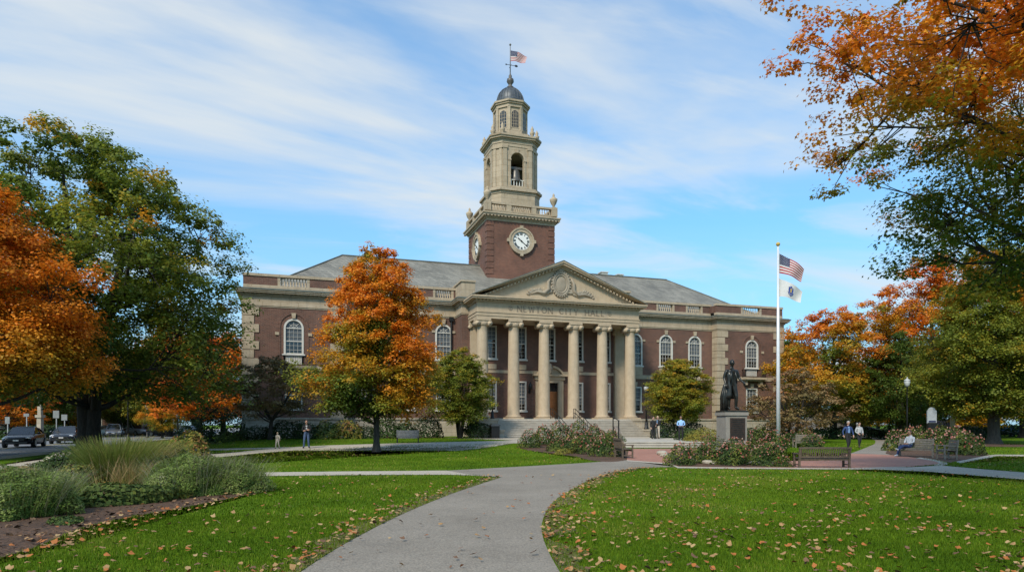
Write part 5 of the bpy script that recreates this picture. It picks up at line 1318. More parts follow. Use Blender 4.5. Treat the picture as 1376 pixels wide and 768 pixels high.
# ------------------------------------------------------------------ people (built first: their skins are evaluated)
SKINM=plain('skin',(.42,.24,.17),.55,0,.06); SKINB=plain('skin_tan',(.30,.16,.10),.55,0,.06); EYEM=plain('eye_dark',(.02,.015,.012),.2)
def cloth(n,c): return plain('cloth_'+n,c,.9,0,.22,14)
CB=dict(black=cloth('black',(.012,.012,.014)),jean=cloth('denim',(.055,.09,.17)),navy=cloth('navy',(.025,.05,.14)),sky=cloth('sky_blue',(.27,.46,.75)),
  shirt=cloth('shirt_blue',(.18,.30,.48)),grey=cloth('grey',(.38,.38,.38)),white=cloth('white',(.42,.43,.45)),cream=cloth('cream',(.45,.38,.30)),dnavy=cloth('dark_navy',(.015,.03,.09)),coat=cloth('black_coat',(.018,.017,.017)),brown=cloth('brown',(.08,.05,.035)))
HAIR=dict(dark=plain('hair_dark',(.018,.012,.009),.6),blond=plain('hair_blond',(.40,.30,.17),.6),grey=plain('hair_grey',(.30,.28,.26),.6),brown=plain('hair_brown',(.06,.032,.018),.6))
def skin_mesh(chain,root=0,sub=2):
    """chain: verts [(co,r,ry)], edges -> one skinned surface"""
    vs,es=chain; me=bpy.data.meshes.new('skeleton'); me.from_pydata([v[0] for v in vs],es,[])
    ob=bpy.data.objects.new('skeleton',me); COL.objects.link(ob)
    md=ob.modifiers.new('skin','SKIN'); md.use_smooth_shade=True; md.branch_smoothing=.6
    for i,v in enumerate(vs):
        sv=me.skin_vertices[0].data[i]; sv.radius=(v[1],v[2] if len(v)>2 else v[1]); sv.use_root=(i==root)
    s=ob.modifiers.new('sub','SUBSURF'); s.levels=sub; s.render_levels=sub
    dg=bpy.context.evaluated_depsgraph_get(); out=bpy.data.meshes.new_from_object(ob.evaluated_get(dg))
    bpy.data.objects.remove(ob); bpy.data.meshes.remove(me); return out
def figure(pose,mats,name='body',detail=1):
    """pose: joint positions for a 1.75 m figure that faces -y; one mesh, materials by body region:
       0 skin, 1 top, 2 trousers, 3 shoes, 4 eyes, 5 shirt front"""
    J=dict(pelvis=(0,0,.96),waist=(0,0,1.10),chest=(0,0,1.32),collar=(0,.0,1.45),neck=(0,-.01,1.53),head=(0,-.02,1.60))
    for s,n in((-1,'l'),(1,'r')):
        J[n+'sh']=(s*.185,0,1.42); J[n+'el']=(s*.25,.03,1.14); J[n+'wr']=(s*.25,-.05,.90); J[n+'hip']=(s*.095,0,.90); J[n+'kn']=(s*.11,-.02,.50); J[n+'an']=(s*.115,.03,.09); J[n+'to']=(s*.14,-.15,.045)
    J.update(pose)
    R=dict(pelvis=(.16,.12),waist=(.155,.115),chest=(.175,.125),collar=(.12,.09),neck=(.055,.058),head=(.06,.065),sh=(.075,.075),el=(.052,.052),wr=(.034,.03),hip=(.098,.105),kn=(.068,.07),an=(.05,.055),to=(.045,.035))
    K=list(J); vs=[(J[k],*(R[k] if k in R else R[k[1:]])) for k in K]; ix={k:i for i,k in enumerate(K)}
    es=[('pelvis','waist'),('waist','chest'),('chest','collar'),('collar','neck'),('neck','head')]
    for n in 'lr': es+=[('chest',n+'sh'),(n+'sh',n+'el'),(n+'el',n+'wr'),('pelvis',n+'hip'),(n+'hip',n+'kn'),(n+'kn',n+'an'),(n+'an',n+'to')]
    me=skin_mesh((vs,[(ix[a],ix[b]) for a,b in es]),ix['pelvis'])
    reg={('pelvis','waist'):2,('waist','chest'):1,('chest','collar'):1,('collar','neck'):1,('neck','head'):0}
    for n in 'lr': reg.update({('chest',n+'sh'):1,(n+'sh',n+'el'):1,(n+'el',n+'wr'):1,('pelvis',n+'hip'):2,(n+'hip',n+'kn'):2,(n+'kn',n+'an'):2,(n+'an',n+'to'):3})
    bm=bmesh.new(); bm.from_mesh(me)
    segs=[(Vector(J[a]),Vector(J[b]),m,a,b) for (a,b),m in reg.items()]
    for f in bm.faces:
        c=f.calc_center_median(); best=None
        for a,b,m,na,nb in segs:
            d=b-a; t=max(0,min(1,(c-a).dot(d)/max(d.dot(d),1e-6))); q=(c-a-d*t).length
            if best is None or q<best[0]: best=(q,m,t,na,nb)
        f.material_index=best[1]
        if best[1]==1 and best[3]=='waist' and abs(c.x)<.055 and c.y<-.05: f.material_index=5
        if best[4]=='collar' and abs(c.x)<.05 and c.y<-.04: f.material_index=5
        f.smooth=True
    def addmesh(mb):
        b=len(bm.verts); vv=[bm.verts.new(v) for v in mb.v]
        for f,mi in zip(mb.f,mb.m):
            try: nf=bm.faces.new([vv[i] for i in f]); nf.material_index=mi; nf.smooth=True
            except ValueError: pass
    h=MB(); hd=Vector(J['head']); c=hd+Vector((0,-.012,.075)); h.mi=0; h.ball(c,.1,16,12,(.78,.94,1.16)); h.ball(c+Vector((0,-.02,-.07)),.062,10,8,(.85,.95,.8))
    h.tube([c+Vector((0,-.088,.015)),c+Vector((0,-.108,-.022)),c+Vector((0,-.09,-.03))],[.009,.016,.012],6)
    for s in(-1,1): h.ball(c+Vector((s*.08,.005,-.01)),.028,6,5,(.4,.7,1.1))
    h.mi=4
    for s in(-1,1): h.ball(c+Vector((s*.03,-.083,.012)),.0105,8,6)
    h.ball(c+Vector((0,-.086,-.052)),.022,8,5,(1,.35,.22)); addmesh(h)
    # hands: palm, four fingers, thumb, slightly curled
    for n,s in(('l',-1),('r',1)):
        w=Vector(J[n+'wr']); e=Vector(J[n+'el']); d=(w-e).normalized(); up=Vector((s,0,0)) if abs(d.x)<.7 else Vector((0,-1,0))
        sd=d.cross(up).normalized(); nn=sd.cross(d).normalized()
        hm=MB(); hm.mi=0; hm.tube([w-d*.02,w+d*.02,w+d*.06,w+d*.095],[.028,.034,.04,.036],8)
        for k,(o,L) in enumerate(((-.03,.068),(-.010,.082),(.011,.078),(.031,.06))):
            p=w+d*.085+sd*o; hm.tube([p,p+d*L*.45-nn*.004,p+d*L*.78-nn*.014,p+d*L*.95-nn*.028],[.0105,.0098,.009,.006],6)
        p=w+d*.03-sd*.03; hm.tube([p,p+d*.03-sd*.025-nn*.01,p+d*.062-sd*.03-nn*.02],[.014,.012,.008],6)
        addmesh(hm)
    out=bpy.data.meshes.new(name); bm.to_mesh(out); bm.free(); bpy.data.meshes.remove(me)
    for m in mats: out.materials.append(m)
    return out,c
def hair_mesh(c,mat,long=0.0,cap=False):
    b=MB(); b.smooth=True; vs=[];n=14;rows=7
    for i in range(rows+1):
        t=i/rows*PI*.56
        for k in range(n):
            p=2*PI*k/n; fr=max(0,-math.sin(p)); tt=t*(1-.42*fr)
            vs.append((c.x+.086*math.sin(tt)*math.cos(p),c.y+.008+.106*math.sin(tt)*math.sin(p),c.z+.004+.126*math.cos(tt)))
    fs=[(i*n+k,i*n+(k+1)%n,(i+1)*n+(k+1)%n,(i+1)*n+k) for i in range(rows) for k in range(n)]; b.add(vs,fs)
    if long: 
        b.tube([(c.x,c.y+.045,c.z+.06),(c.x,c.y+.07,c.z-.05),(c.x,c.y+.075,c.z-.05-long)],[.07,.085,.05],10)
    if cap: b.box(c.x-.06,c.x+.06,c.y-.17,c.y-.08,c.z+.045,c.z+.06)
    return b.mesh('cap' if cap else 'hair',mat)
def person(label,loc,rz,pose,mats,hair,scale=1.0,long=0,extra=None,cap=False):
    o=thing('person',label,'person',loc,rz); me,c=figure(pose,mats); link('body',me,o)
    link('cap' if cap else 'hair',hair_mesh(c,hair,long,cap),o)
    if extra: extra(o)
    o.scale=(scale,)*3; return o
def mats6(skin,top,leg,shoe,shirt=None): return [skin,top,leg,shoe,EYEM,shirt or top]
WALK=dict(lkn=(-.10,-.13,.52),lan=(-.10,-.16,.10),lto=(-.12,-.34,.06),rkn=(.11,.02,.50),ran=(.11,.20,.12),rto=(.13,.06,.045),lel=(-.25,.10,1.15),lwr=(-.25,.05,.90),rel=(.25,-.06,1.15),rwr=(.23,-.2,.95))
STAND=dict()
CROSS=dict(lel=(-.25,-.04,1.14),rel=(.25,-.04,1.14),lwr=(.04,-.22,1.16),rwr=(-.05,-.20,1.12))
g3=lambda px,py:(*P(px,py),gh(*P(px,py)))
def bag(o):
    b=MB(); b.smooth=True; b.ball((.19,-.12,1.02),.13,10,8,(.9,.6,1.1)); b.build('bag',CB['black'],o)
person('adult in black jacket and blue jeans with arms folded on the front walk',g3(412,602),.25,dict(CROSS,lan=(-.17,.02,.09),lto=(-.22,-.15,.045),lkn=(-.14,-.03,.5),ran=(.14,.05,.09),rto=(.2,-.1,.045)),mats6(SKINM,CB['black'],CB['jean'],CB['black'],CB['grey']),HAIR['brown'],1.03)
person('small blond child in a pale coat on the front walk',g3(373,602.5),-.3,dict(WALK,rel=(.3,-.02,1.18),rwr=(.36,-.1,1.0)),mats6(SKINM,CB['cream'],CB['cream'],CB['brown'],CB['brown']),HAIR['blond'],.60,long=.1)
TZ=.455
def on_terrace(px,Z): x,y=W(px,Z); return (x,y,TZ)
person('person in black coat with a white bag below the steps',on_terrace(877.5,53),.5,dict(rel=(.22,-.06,1.15),rwr=(.12,-.2,1.05)),mats6(SKINM,CB['coat'],CB['black'],CB['black']),HAIR['dark'],1.0,extra=bag)
person('person in dark clothes and blue scarf facing the black coated one',on_terrace(884,53.4),-.9,CROSS,mats6(SKINM,CB['black'],CB['cream'],CB['brown'],CB['shirt']),HAIR['blond'],1.02,long=.05)
person('woman in light blue sweater and black trousers on the terrace',on_terrace(915,47.6),-.2,dict(lel=(-.27,.02,1.16),lwr=(-.14,-.17,1.08),rel=(.27,.02,1.16),rwr=(.14,-.17,1.08)),mats6(SKINB,CB['sky'],CB['black'],CB['black'],CB['sky']),HAIR['brown'],.98,long=.12)
person('walking man in open navy jacket and light blue shirt',g3(1139.5,605.5),.15,dict(WALK,lel=(-.29,.08,1.15),lwr=(-.28,.0,.92),rel=(.29,-.02,1.15),rwr=(.27,-.12,.93)),mats6(SKINM,CB['navy'],CB['black'],CB['black'],CB['shirt']),HAIR['grey'],1.02)
person('person in light grey sweater and black trousers beside the navy jacket',g3(1154.5,601.5),.1,dict(WALK,lel=(-.26,.02,1.13),lwr=(-.17,-.16,1.0),rel=(.26,.0,1.13),rwr=(.18,-.15,1.0)),mats6(SKINM,CB['grey'],CB['black'],CB['brown']),HAIR['dark'],.98)
person('walker in black with a white cap and both arms held out',g3(1195,590.5),.1,dict(WALK,lel=(-.42,.02,1.28),lwr=(-.66,-.03,1.18),rel=(.38,.0,1.25),rwr=(.50,-.08,1.42)),mats6(SKINM,CB['black'],CB['black'],CB['brown']),CB['white'],1.0,cap=True)
# seated man: seat of the bench is 0.43 above the ground
SIT=dict(pelvis=(0,.05,.53),waist=(0,.10,.68),chest=(0,.15,.90),collar=(0,.17,1.03),neck=(0,.14,1.11),head=(0,.11,1.18),
 lsh=(-.185,.16,1.0),rsh=(.185,.16,1.0),lel=(-.25,.08,.76),rel=(.25,.08,.76),lwr=(-.10,-.13,.68),rwr=(.10,-.15,.68),
 lhip=(-.1,.02,.52),rhip=(.1,.02,.52),lkn=(-.14,-.42,.55),rkn=(.10,-.43,.58),lan=(-.14,-.58,.10),lto=(-.15,-.76,.05),ran=(.06,-.78,.36),rto=(.05,-.93,.44))

# ------------------------------------------------------------------ benches
def bench(label,loc,rz,mat,L=1.85,style='slats_v',arms=True,legmat=None):
    o=thing('park_bench',label,'bench',loc,rz,None); lm=legmat or mat
    # faces -y
    for s in(-1,1):
        for (y,h,n) in((-.24,.62 if arms else .42,'leg'),(.24,.42,'leg')):
            b=MB(); b.box(s*(L/2-.04)-.035,s*(L/2-.04)+.035,y-.035,y+.035,-.02,h); b.build('leg',lm,o)
        if arms:
            b=MB(); b.box(s*(L/2-.04)-.045,s*(L/2-.04)+.045,-.3,.26,.62,.66); b.box(s*(L/2-.04)-.025,s*(L/2-.04)+.025,-.2,.2,.12,.17); b.build('armrest',mat,o)
    b=MB(); 
    for i in range(5): b.box(-L/2+.03,L/2-.03,-.27+.105*i,-.27+.105*i+.085,.42,.45)
    b.box(-L/2+.06,L/2-.06,-.25,-.22,.34,.42); b.box(-L/2+.06,L/2-.06,.2,.23,.34,.42); b.build('seat',mat,o)
    b=MB(); ang=.10
    Y=lambda z:.25+(z-.42)*ang*1.2
    for s in(-1,1): b.beam((s*(L/2-.04),Y(.40),.40),(s*(L/2-.04),Y(.92),.92),.07,.06)
    if style=='slats_v':
        b.beam((-L/2,Y(.90),.90),(L/2,Y(.90),.90),.06,.09); b.beam((-L/2+.06,Y(.50),.50),(L/2-.06,Y(.50),.50),.05,.07)
        n=int(L/.082)
        for i in range(n): x=-L/2+.11+(L-.22)*i/(n-1); b.beam((x,Y(.53),.53),(x,Y(.86),.86),.035,.022,up=(0,1,0))
    else:
        for z in(.52,.63,.74,.85): b.beam((-L/2+.0,Y(z),z),(L/2-.0,Y(z),z),.028,.095)
    b.build('backrest',mat,o); return o
x,y=P(1106,628.0); bench('brown slatted bench seen from behind between plaza and near lawn',(x,y+.12,gh(x,y)),PI-.03,BENCHD,1.92).scale=(1,1,.83)
x,y=P(1084,601.5); bench('weathered grey bench seen from behind before the far roses',(x,y,gh(x,y)),PI-.05,BENCHW,1.68,style='slats_h')
x,y=P(548,594.6); bench('grey slatted bench seen from behind on the lawn before the hall',(x,y,gh(x,y)),PI+.12,BENCHG,1.55,style='slats_h',legmat=IRON)
x,y=P(838,614.6); bench('brown bench seen from its end beside the portico roses',(x,y,gh(x,y)),PI*.5+.1,BENCHD,1.5)
x,y=P(1231,613.5); bx_,by_=x,y; BR=-.62; bench('weathered bench on which the man in white sits',(x,y,gh(x,y)),BR,BENCHW,1.5,style='slats_h')
x,y=P(1272,616.5); bench('short wooden bench standing sideways at the corner of the walk',(x,y,gh(x,y)),-1.85,BENCHW,1.15,style='slats_h')
sx=-.34; person('seated man in white sweater and navy trousers with one leg stretched',(bx_+sx*math.cos(BR),by_+sx*math.sin(BR),gh(bx_,by_)-.0),BR-.6,SIT,mats6(SKINB,CB['white'],CB['dnavy'],CB['white'],CB['white']),HAIR['brown'],.98)

# ------------------------------------------------------------------ statue
stx,sty=W(983,38); stt=thing('statue','dark bronze statue of a standing man in a long coat on a grey stone pedestal','statue',(stx,sty,0),.12)
b=MB(); b.box(-.95,.95,-.95,.95,-.1,.22); b.box(-.82,.82,-.82,.82,.218,.30); b.box(-.72,.72,-.72,.72,.298,2.12); b.box(-.80,.80,-.80,.80,2.118,2.30); b.v=[(x*.86,y*.86,z) for x,y,z in b.v]; pd=b.build('pedestal',BASE if False else stone_mat('pedestal_granite',(.20,.18,.15),(.28,.255,.215)),stt)
b=MB(); b.box(-.38,.5,-.65,-.60,.75,1.98); pq=b.build('plaque',PLAQUE,pd)
b=MB()
for k in range(9): 
    zz=1.86-k*.115; w_=.32+.08*math.sin(k*2.1); b.box(.055-w_,.055+w_,-.657,-.649,zz-.022,zz+.022)
b.build('plaque_text',BRONZE,pq)
b=MB(); b.box(-.68,.68,-.6,.6,2.30,2.40); b.build('plinth',BRONZE,stt)
POSE=dict(lsh=(-.19,0,1.42),rsh=(.19,0,1.42),lel=(-.27,.02,1.15),lwr=(-.25,-.10,.92),rel=(.27,-.02,1.14),rwr=(.34,-.20,.98),
  lkn=(-.10,-.02,.5),lan=(-.10,.03,.09),lto=(-.14,-.15,.045),rkn=(.13,-.10,.51),ran=(.13,-.06,.09),rto=(.17,-.24,.045),head=(0,-.03,1.60))
me,hc=figure(POSE,[BRONZE]*6); SS=1.60
fg=link('figure',me,stt,(0,0,2.40)); fg.scale=(SS,)*3
ct=MB(); ct.smooth=True; n=20
rows=[(1.40,.19,.13),(1.25,.20,.15),(1.08,.18,.145),(.95,.195,.155),(.75,.21,.17),(.55,.225,.185),(.42,.235,.19)]
vs=[]
for z,rx,ry in rows:
    for k in range(n+1):
        a=-PI/2+.34+(2*PI-.68)*k/n; f=1+.05*math.sin(a*6)*(1.4-z); vs.append((rx*f*math.cos(a),ry*f*math.sin(a)+.02,z))
ct.add(vs,[(i*(n+1)+k,i*(n+1)+k+1,(i+1)*(n+1)+k+1,(i+1)*(n+1)+k) for i in range(len(rows)-1) for k in range(n)])
for s in(-1,1): ct.tube([(s*.06,-.12,1.42),(s*.10,-.17,1.2),(s*.12,-.17,.95)],[.03,.04,.02],6)
o=ct.build('coat',BRONZE,stt,(0,0,2.40)); o.scale=(SS,)*3; md=o.modifiers.new('thick','SOLIDIFY'); md.thickness=.03
ck_=MB(); ck_.smooth=True; ck_.tube([(-.25,.05,.0),(-.25,.05,.3),(-.26,.03,.62),(-.25,.0,.82),(-.25,-.05,.95)],[.12,.115,.105,.08,.045],12)
for k in range(7): a=k*.9; ck_.tube([(-.25+.115*math.cos(a),.05+.11*math.sin(a),.0),(-.26+.105*math.cos(a),.04+.10*math.sin(a),.5),(-.25+.05*math.cos(a),-.02+.05*math.sin(a),.88)],[.03,.035,.02],5)
o=ck_.build('cloak',BRONZE,stt,(0,0,2.40)); o.scale=(SS,)*3
o=link('hair',hair_mesh(hc,BRONZE),stt,(0,0,2.40)); o.scale=(SS,)*3

# ------------------------------------------------------------------ flags and the white pole
FRED=plain('flag_red',(.33,.018,.022),.8,0,.1); FWHT=plain('flag_white',(.55,.54,.52),.8,0,.05); FBLU=plain('flag_blue',(.014,.022,.075),.8,0,.1); FEMB=plain('emblem_blue',(.03,.06,.25),.8); FGOLD=plain('emblem_gold',(.5,.35,.08),.7)
def wave(s,t,L,Hh,droop,seed):
    x=s*L; d=droop*s**1.25
    return (x*(.96-.10*t), .10*L*math.sin(s*6.5+t*1.5+seed)*s**.6, -t*Hh*(1-.36*s)-d*L)
def stars_stripes(name,label,cat,loc,rz,L,Hh,droop,seed):
    b=MB(); b.smooth=True; nx,ny=26,26
    vs=[wave(i/nx,j/ny,L,Hh,droop,seed) for j in range(ny+1) for i in range(nx+1)]
    for j in range(ny):
        for i in range(nx):
            q=[j*(nx+1)+i,j*(nx+1)+i+1,(j+1)*(nx+1)+i+1,(j+1)*(nx+1)+i]
            b.mi=2 if (i<nx*.4 and j<14) else (0 if (j//2)%2==0 else 1)
            b.add([vs[k] for k in q],[(0,1,2,3)])
    b.mi=1
    for r in range(9):
        for c in range(6 if r%2==0 else 5):
            s=.4*( (c+.5+(.5 if r%2 else 0))/6.0 ); t=(14/26)*(r+.75)/9.6
            for side in(-1,1):
                p=Vector(wave(s,t,L,Hh,droop,seed)); u=(Vector(wave(s+.01,t,L,Hh,droop,seed))-p).normalized(); v=(Vector(wave(s,t+.01,L,Hh,droop,seed))-p).normalized(); nn=u.cross(v)*side*.008
                R=Hh*.021; pts=[]
                for k in range(10):
                    a=PI/2+k*PI/5; rr=R if k%2==0 else R*.42; pts.append(tuple(p+nn+u*rr*math.cos(a)-v*rr*math.sin(a)))
                b.add([tuple(p+nn)]+pts,[(0,k+1,(k+1)%10+1) for k in range(10)])
    o=b.build(name,[FRED,FWHT,FBLU],None,loc,rz); tag(o,label,cat); return o
fx,fy=W(1045.5,42)
fp=thing('flagpole','tall white flagpole standing in the rose bed beside the statue','flagpole',(fx,fy,0))
b=MB(); b.smooth=True; b.tube([(0,0,0),(0,0,.25)],[.16,.14],14); b.tube([(0,0,.25),(0,0,5),(0,0,12.75)],[.115,.10,.055],14); b.build('pole',POLEW,fp)
b=MB(); b.smooth=True; b.ball((0,0,12.9),.13,12,8); b.tube([(0,0,12.7),(0,0,12.8)],.05,8); b.build('finial',FGOLD,fp)
b=MB(); b.tube([(.12,-.02,1.2),(.09,-.02,12.5)],.008,4); b.build('halyard',WHITE,fp)
stars_stripes('flag','american flag flying at the top of the white flagpole','flag',(fx+.07,fy,12.3),-.1,1.60,1.22,.62,.4)
# the white state flag under it
b=MB(); b.smooth=True; nx,ny=24,16; L,Hh,dr,sd=1.5,1.12,.55,1.3; w=lambda s,t:wave(s,t,L,Hh,dr,sd); b.mi=0
for j in range(ny):
    for i in range(nx): b.add([w(i/nx,j/ny),w((i+1)/nx,j/ny),w((i+1)/nx,(j+1)/ny),w(i/nx,(j+1)/ny)],[(0,1,2,3)])
def patch(poly,mi,off):
    b.mi=mi
    for side in(-1,1):
        pts=[]
        for s,t in poly:
            p=Vector(w(s,t)); u=Vector(w(s+.01,t))-p; v=Vector(w(s,t+.01))-p; pts.append(tuple(p+u.cross(v).normalized()*side*off))
        b.add(pts,[tuple(range(len(pts)))])
patch([(.40,.28),(.50,.26),(.60,.28),(.605,.52),(.57,.66),(.50,.74),(.43,.66),(.395,.52)],1,.012)
patch([(.36,.58),(.40,.60),(.44,.72),(.50,.78),(.56,.72),(.60,.60),(.64,.58),(.60,.74),(.50,.86),(.40,.74)],1,.016)
patch([(.48,.34),(.52,.34),(.53,.44),(.525,.62),(.475,.62),(.47,.44)],2,.016); patch([(.545,.33),(.565,.33),(.565,.37),(.545,.37)],3,.018); patch([(.46,.20),(.54,.20),(.53,.25),(.47,.25)],1,.016)
o=b.build('flag',[FWHT,FEMB,FGOLD,FWHT],None,(fx+.07,fy,10.75),-.12); tag(o,'white state flag with blue emblem under the american flag','flag')
tx,ty,_=HW(CP,TC); stars_stripes('flag','american flag on the staff above the dome of the clock tower','flag',(tx+.06,ty,44.75),-.05,1.95,1.25,.38,2.0)

# ------------------------------------------------------------------ lamps, signs, bin, notice post
def lamp(label,loc,h,group='black lamp posts with white globes',style='acorn'):
    o=thing('street_lamp',label,'street lamp',loc,0,group)
    b=MB(); b.smooth=True; b.lathe([(.20,-.05),(.20,.1),(.15,.16),(.14,.55),(.09,.68)],10); b.lathe([(.075,.66),(.06,h*.5),(.045,h-.75),(.09,h-.70),(.11,h-.66)],10); b.build('pole',IRON,o)
    b=MB(); b.smooth=True; b.lathe([(.10,h-.66),(.17,h-.55),(.235,h-.30),(.20,h-.16)],10); b.build('globe',GLOBE,o)
    b=MB(); b.smooth=True; b.lathe([(.25,h-.19),(.22,h-.13),(.10,h-.04),(.04,h-.02),(.035,h+.08),(.005,h+.13)],10); b.build('cap',GLOBE if style=='acorn' else IRON,o); return o
hx,hy,_=HW(CP-7.25,-6.4); lamp('black lamp post with white lantern above the black litter bin',(hx,hy,2.1),3.7,style='l')
hx,hy,_=HW(CP+7.25,-7.6); lamp('black lamp post with white lantern beside the yellow green tree',(hx,hy,1.15),4.15,style='l')
lamp('tall black lamp post with white globe behind the roses of the seated man',at(1219,54),5.3)
lamp('tall lamp post beside the oak trunk',at(172,60),5.6)
lamp('short far lamp post before the little orange tree',at(198,80),4.0)
lamp('far lamp post in front of the red maple trunk',at(239,66),2.9)
o=thing('notice_post','black notice post with a white arched top board','sign',at(1252,56),0)
b=MB(); b.box(-.36,.36,-.15,.15,-.05,1.75); b.build('post',IRON,o)
b=MB(); b.front([(-.38,1.7),(.38,1.7),(.38,2.75)]+[(.30*math.cos(t)*1.0,2.78+.25*math.sin(t)) for t in np.linspace(0,PI,9)]+[(-.38,2.75)],-.06,.06); bd=b.build('board',plain('board_white',(.34,.36,.39),.6,0,.1,6),o)
b=MB(); b.box(-.30,.30,-.075,-.06,1.78,1.92); b.build('board_text',FBLU,bd)
b=MB(); b.smooth=False; b.lathe([(.33,-.05),(.28,.3),(.2,1.9),(.17,2.3),(.05,2.55)],4,(0,0),.5); o=b.build('stone_marker',STONE2,None,at(1280,58)); tag(o,'slender grey stone marker between notice post and broad green maple','monument')
hx,hy,_=HW(CP-8.1,-9.9); o=thing('litter_bin','square black litter bin before the cheek block of the steps','litter bin',(hx,hy,gh(hx,hy)),TH)
b=MB(); b.box(-.34,.34,-.34,.34,.05,1.02); b.box(-.38,.38,-.38,.38,-.02,.08); b.build('body',IRON,o)
b=MB(); b.box(-.4,.4,-.4,.4,1.022,1.12); b.box(-.3,.3,-.3,.3,1.12,1.18); b.build('lid',plain('bin_lid',(.10,.105,.11),.5),o)
def sign(label,px,Z,h,w_,hh_,mat=None,rz=0,cat='road sign'):
    o=thing('road_sign',label,cat,at(px,Z),rz); b=MB(); b.tube([(0,0,-.1),(0,0,h)],.05,6); b.build('post',plain('sign_post',(.35,.36,.36),.6),o)
    b=MB(); b.box(-w_/2,w_/2,-.07,-.04,h-hh_,h); b.build('panel',mat or plain('sign_face',(.19,.20,.20),.6,0,.2,4),o); return o
sign('taller white road sign on a post across the street',76,56,2.75,.5,.62); sign('lower white road sign next to the oak trunk',87,57.5,2.45,.5,.5)
sign('small white street sign behind the nose of the black saloon',10.5,62,2.3,.42,.65); sign('wide low street name sign between the saloon and the stone pillar',36,62,2.6,.5,.28)
b=MB(); b.box(-.2,.2,-.2,.2,-.1,2.25); b.box(-.3,.3,-.3,.3,2.25,2.5); b.box(-.16,.16,-.16,.16,2.5,4.2); o=b.build('stone_pillar',BASE,None,at(54,64)); tag(o,'pale stone pillar behind the black saloon car','pillar')
b=MB(); b.tube([(0,0,0),(0,0,1.55)],.10,8); b.ball((0,0,1.6),.17,8,6,(1,1,1.2)); b.box(-.14,.14,-.14,.14,.8,1.15); o=b.build('white_post',GLOBE,None,at(1152,84)); tag(o,'small white post with round head behind the two walkers','post')
# low wall with its rail beside the terrace steps
x0,y0=7.3,44.6
o=thing('ramp_wall','low brown stone wall sloping down beside the terrace steps','wall',(x0,y0,0),0)
b=MB(); b.prism([(0,-.05),(2.4,-.05),(2.4,1.45),(1.9,1.40),(0,.42)],lambda a,z,d:(d,a,z),-.16,.16); b.build('stonework',stone_mat('ramp_stone',(.16,.12,.09),(.24,.19,.145)),o)
b=MB(); b.tube([(-.22,-.15,0),(-.22,-.15,1.9)],.045,6); b.tube([(-.22,-.15,1.85),(-.22,2.3,2.15)],.03,6); b.tube([(-.22,2.3,.3),(-.22,2.3,2.15)],.04,6); b.build('rail',IRON,o)
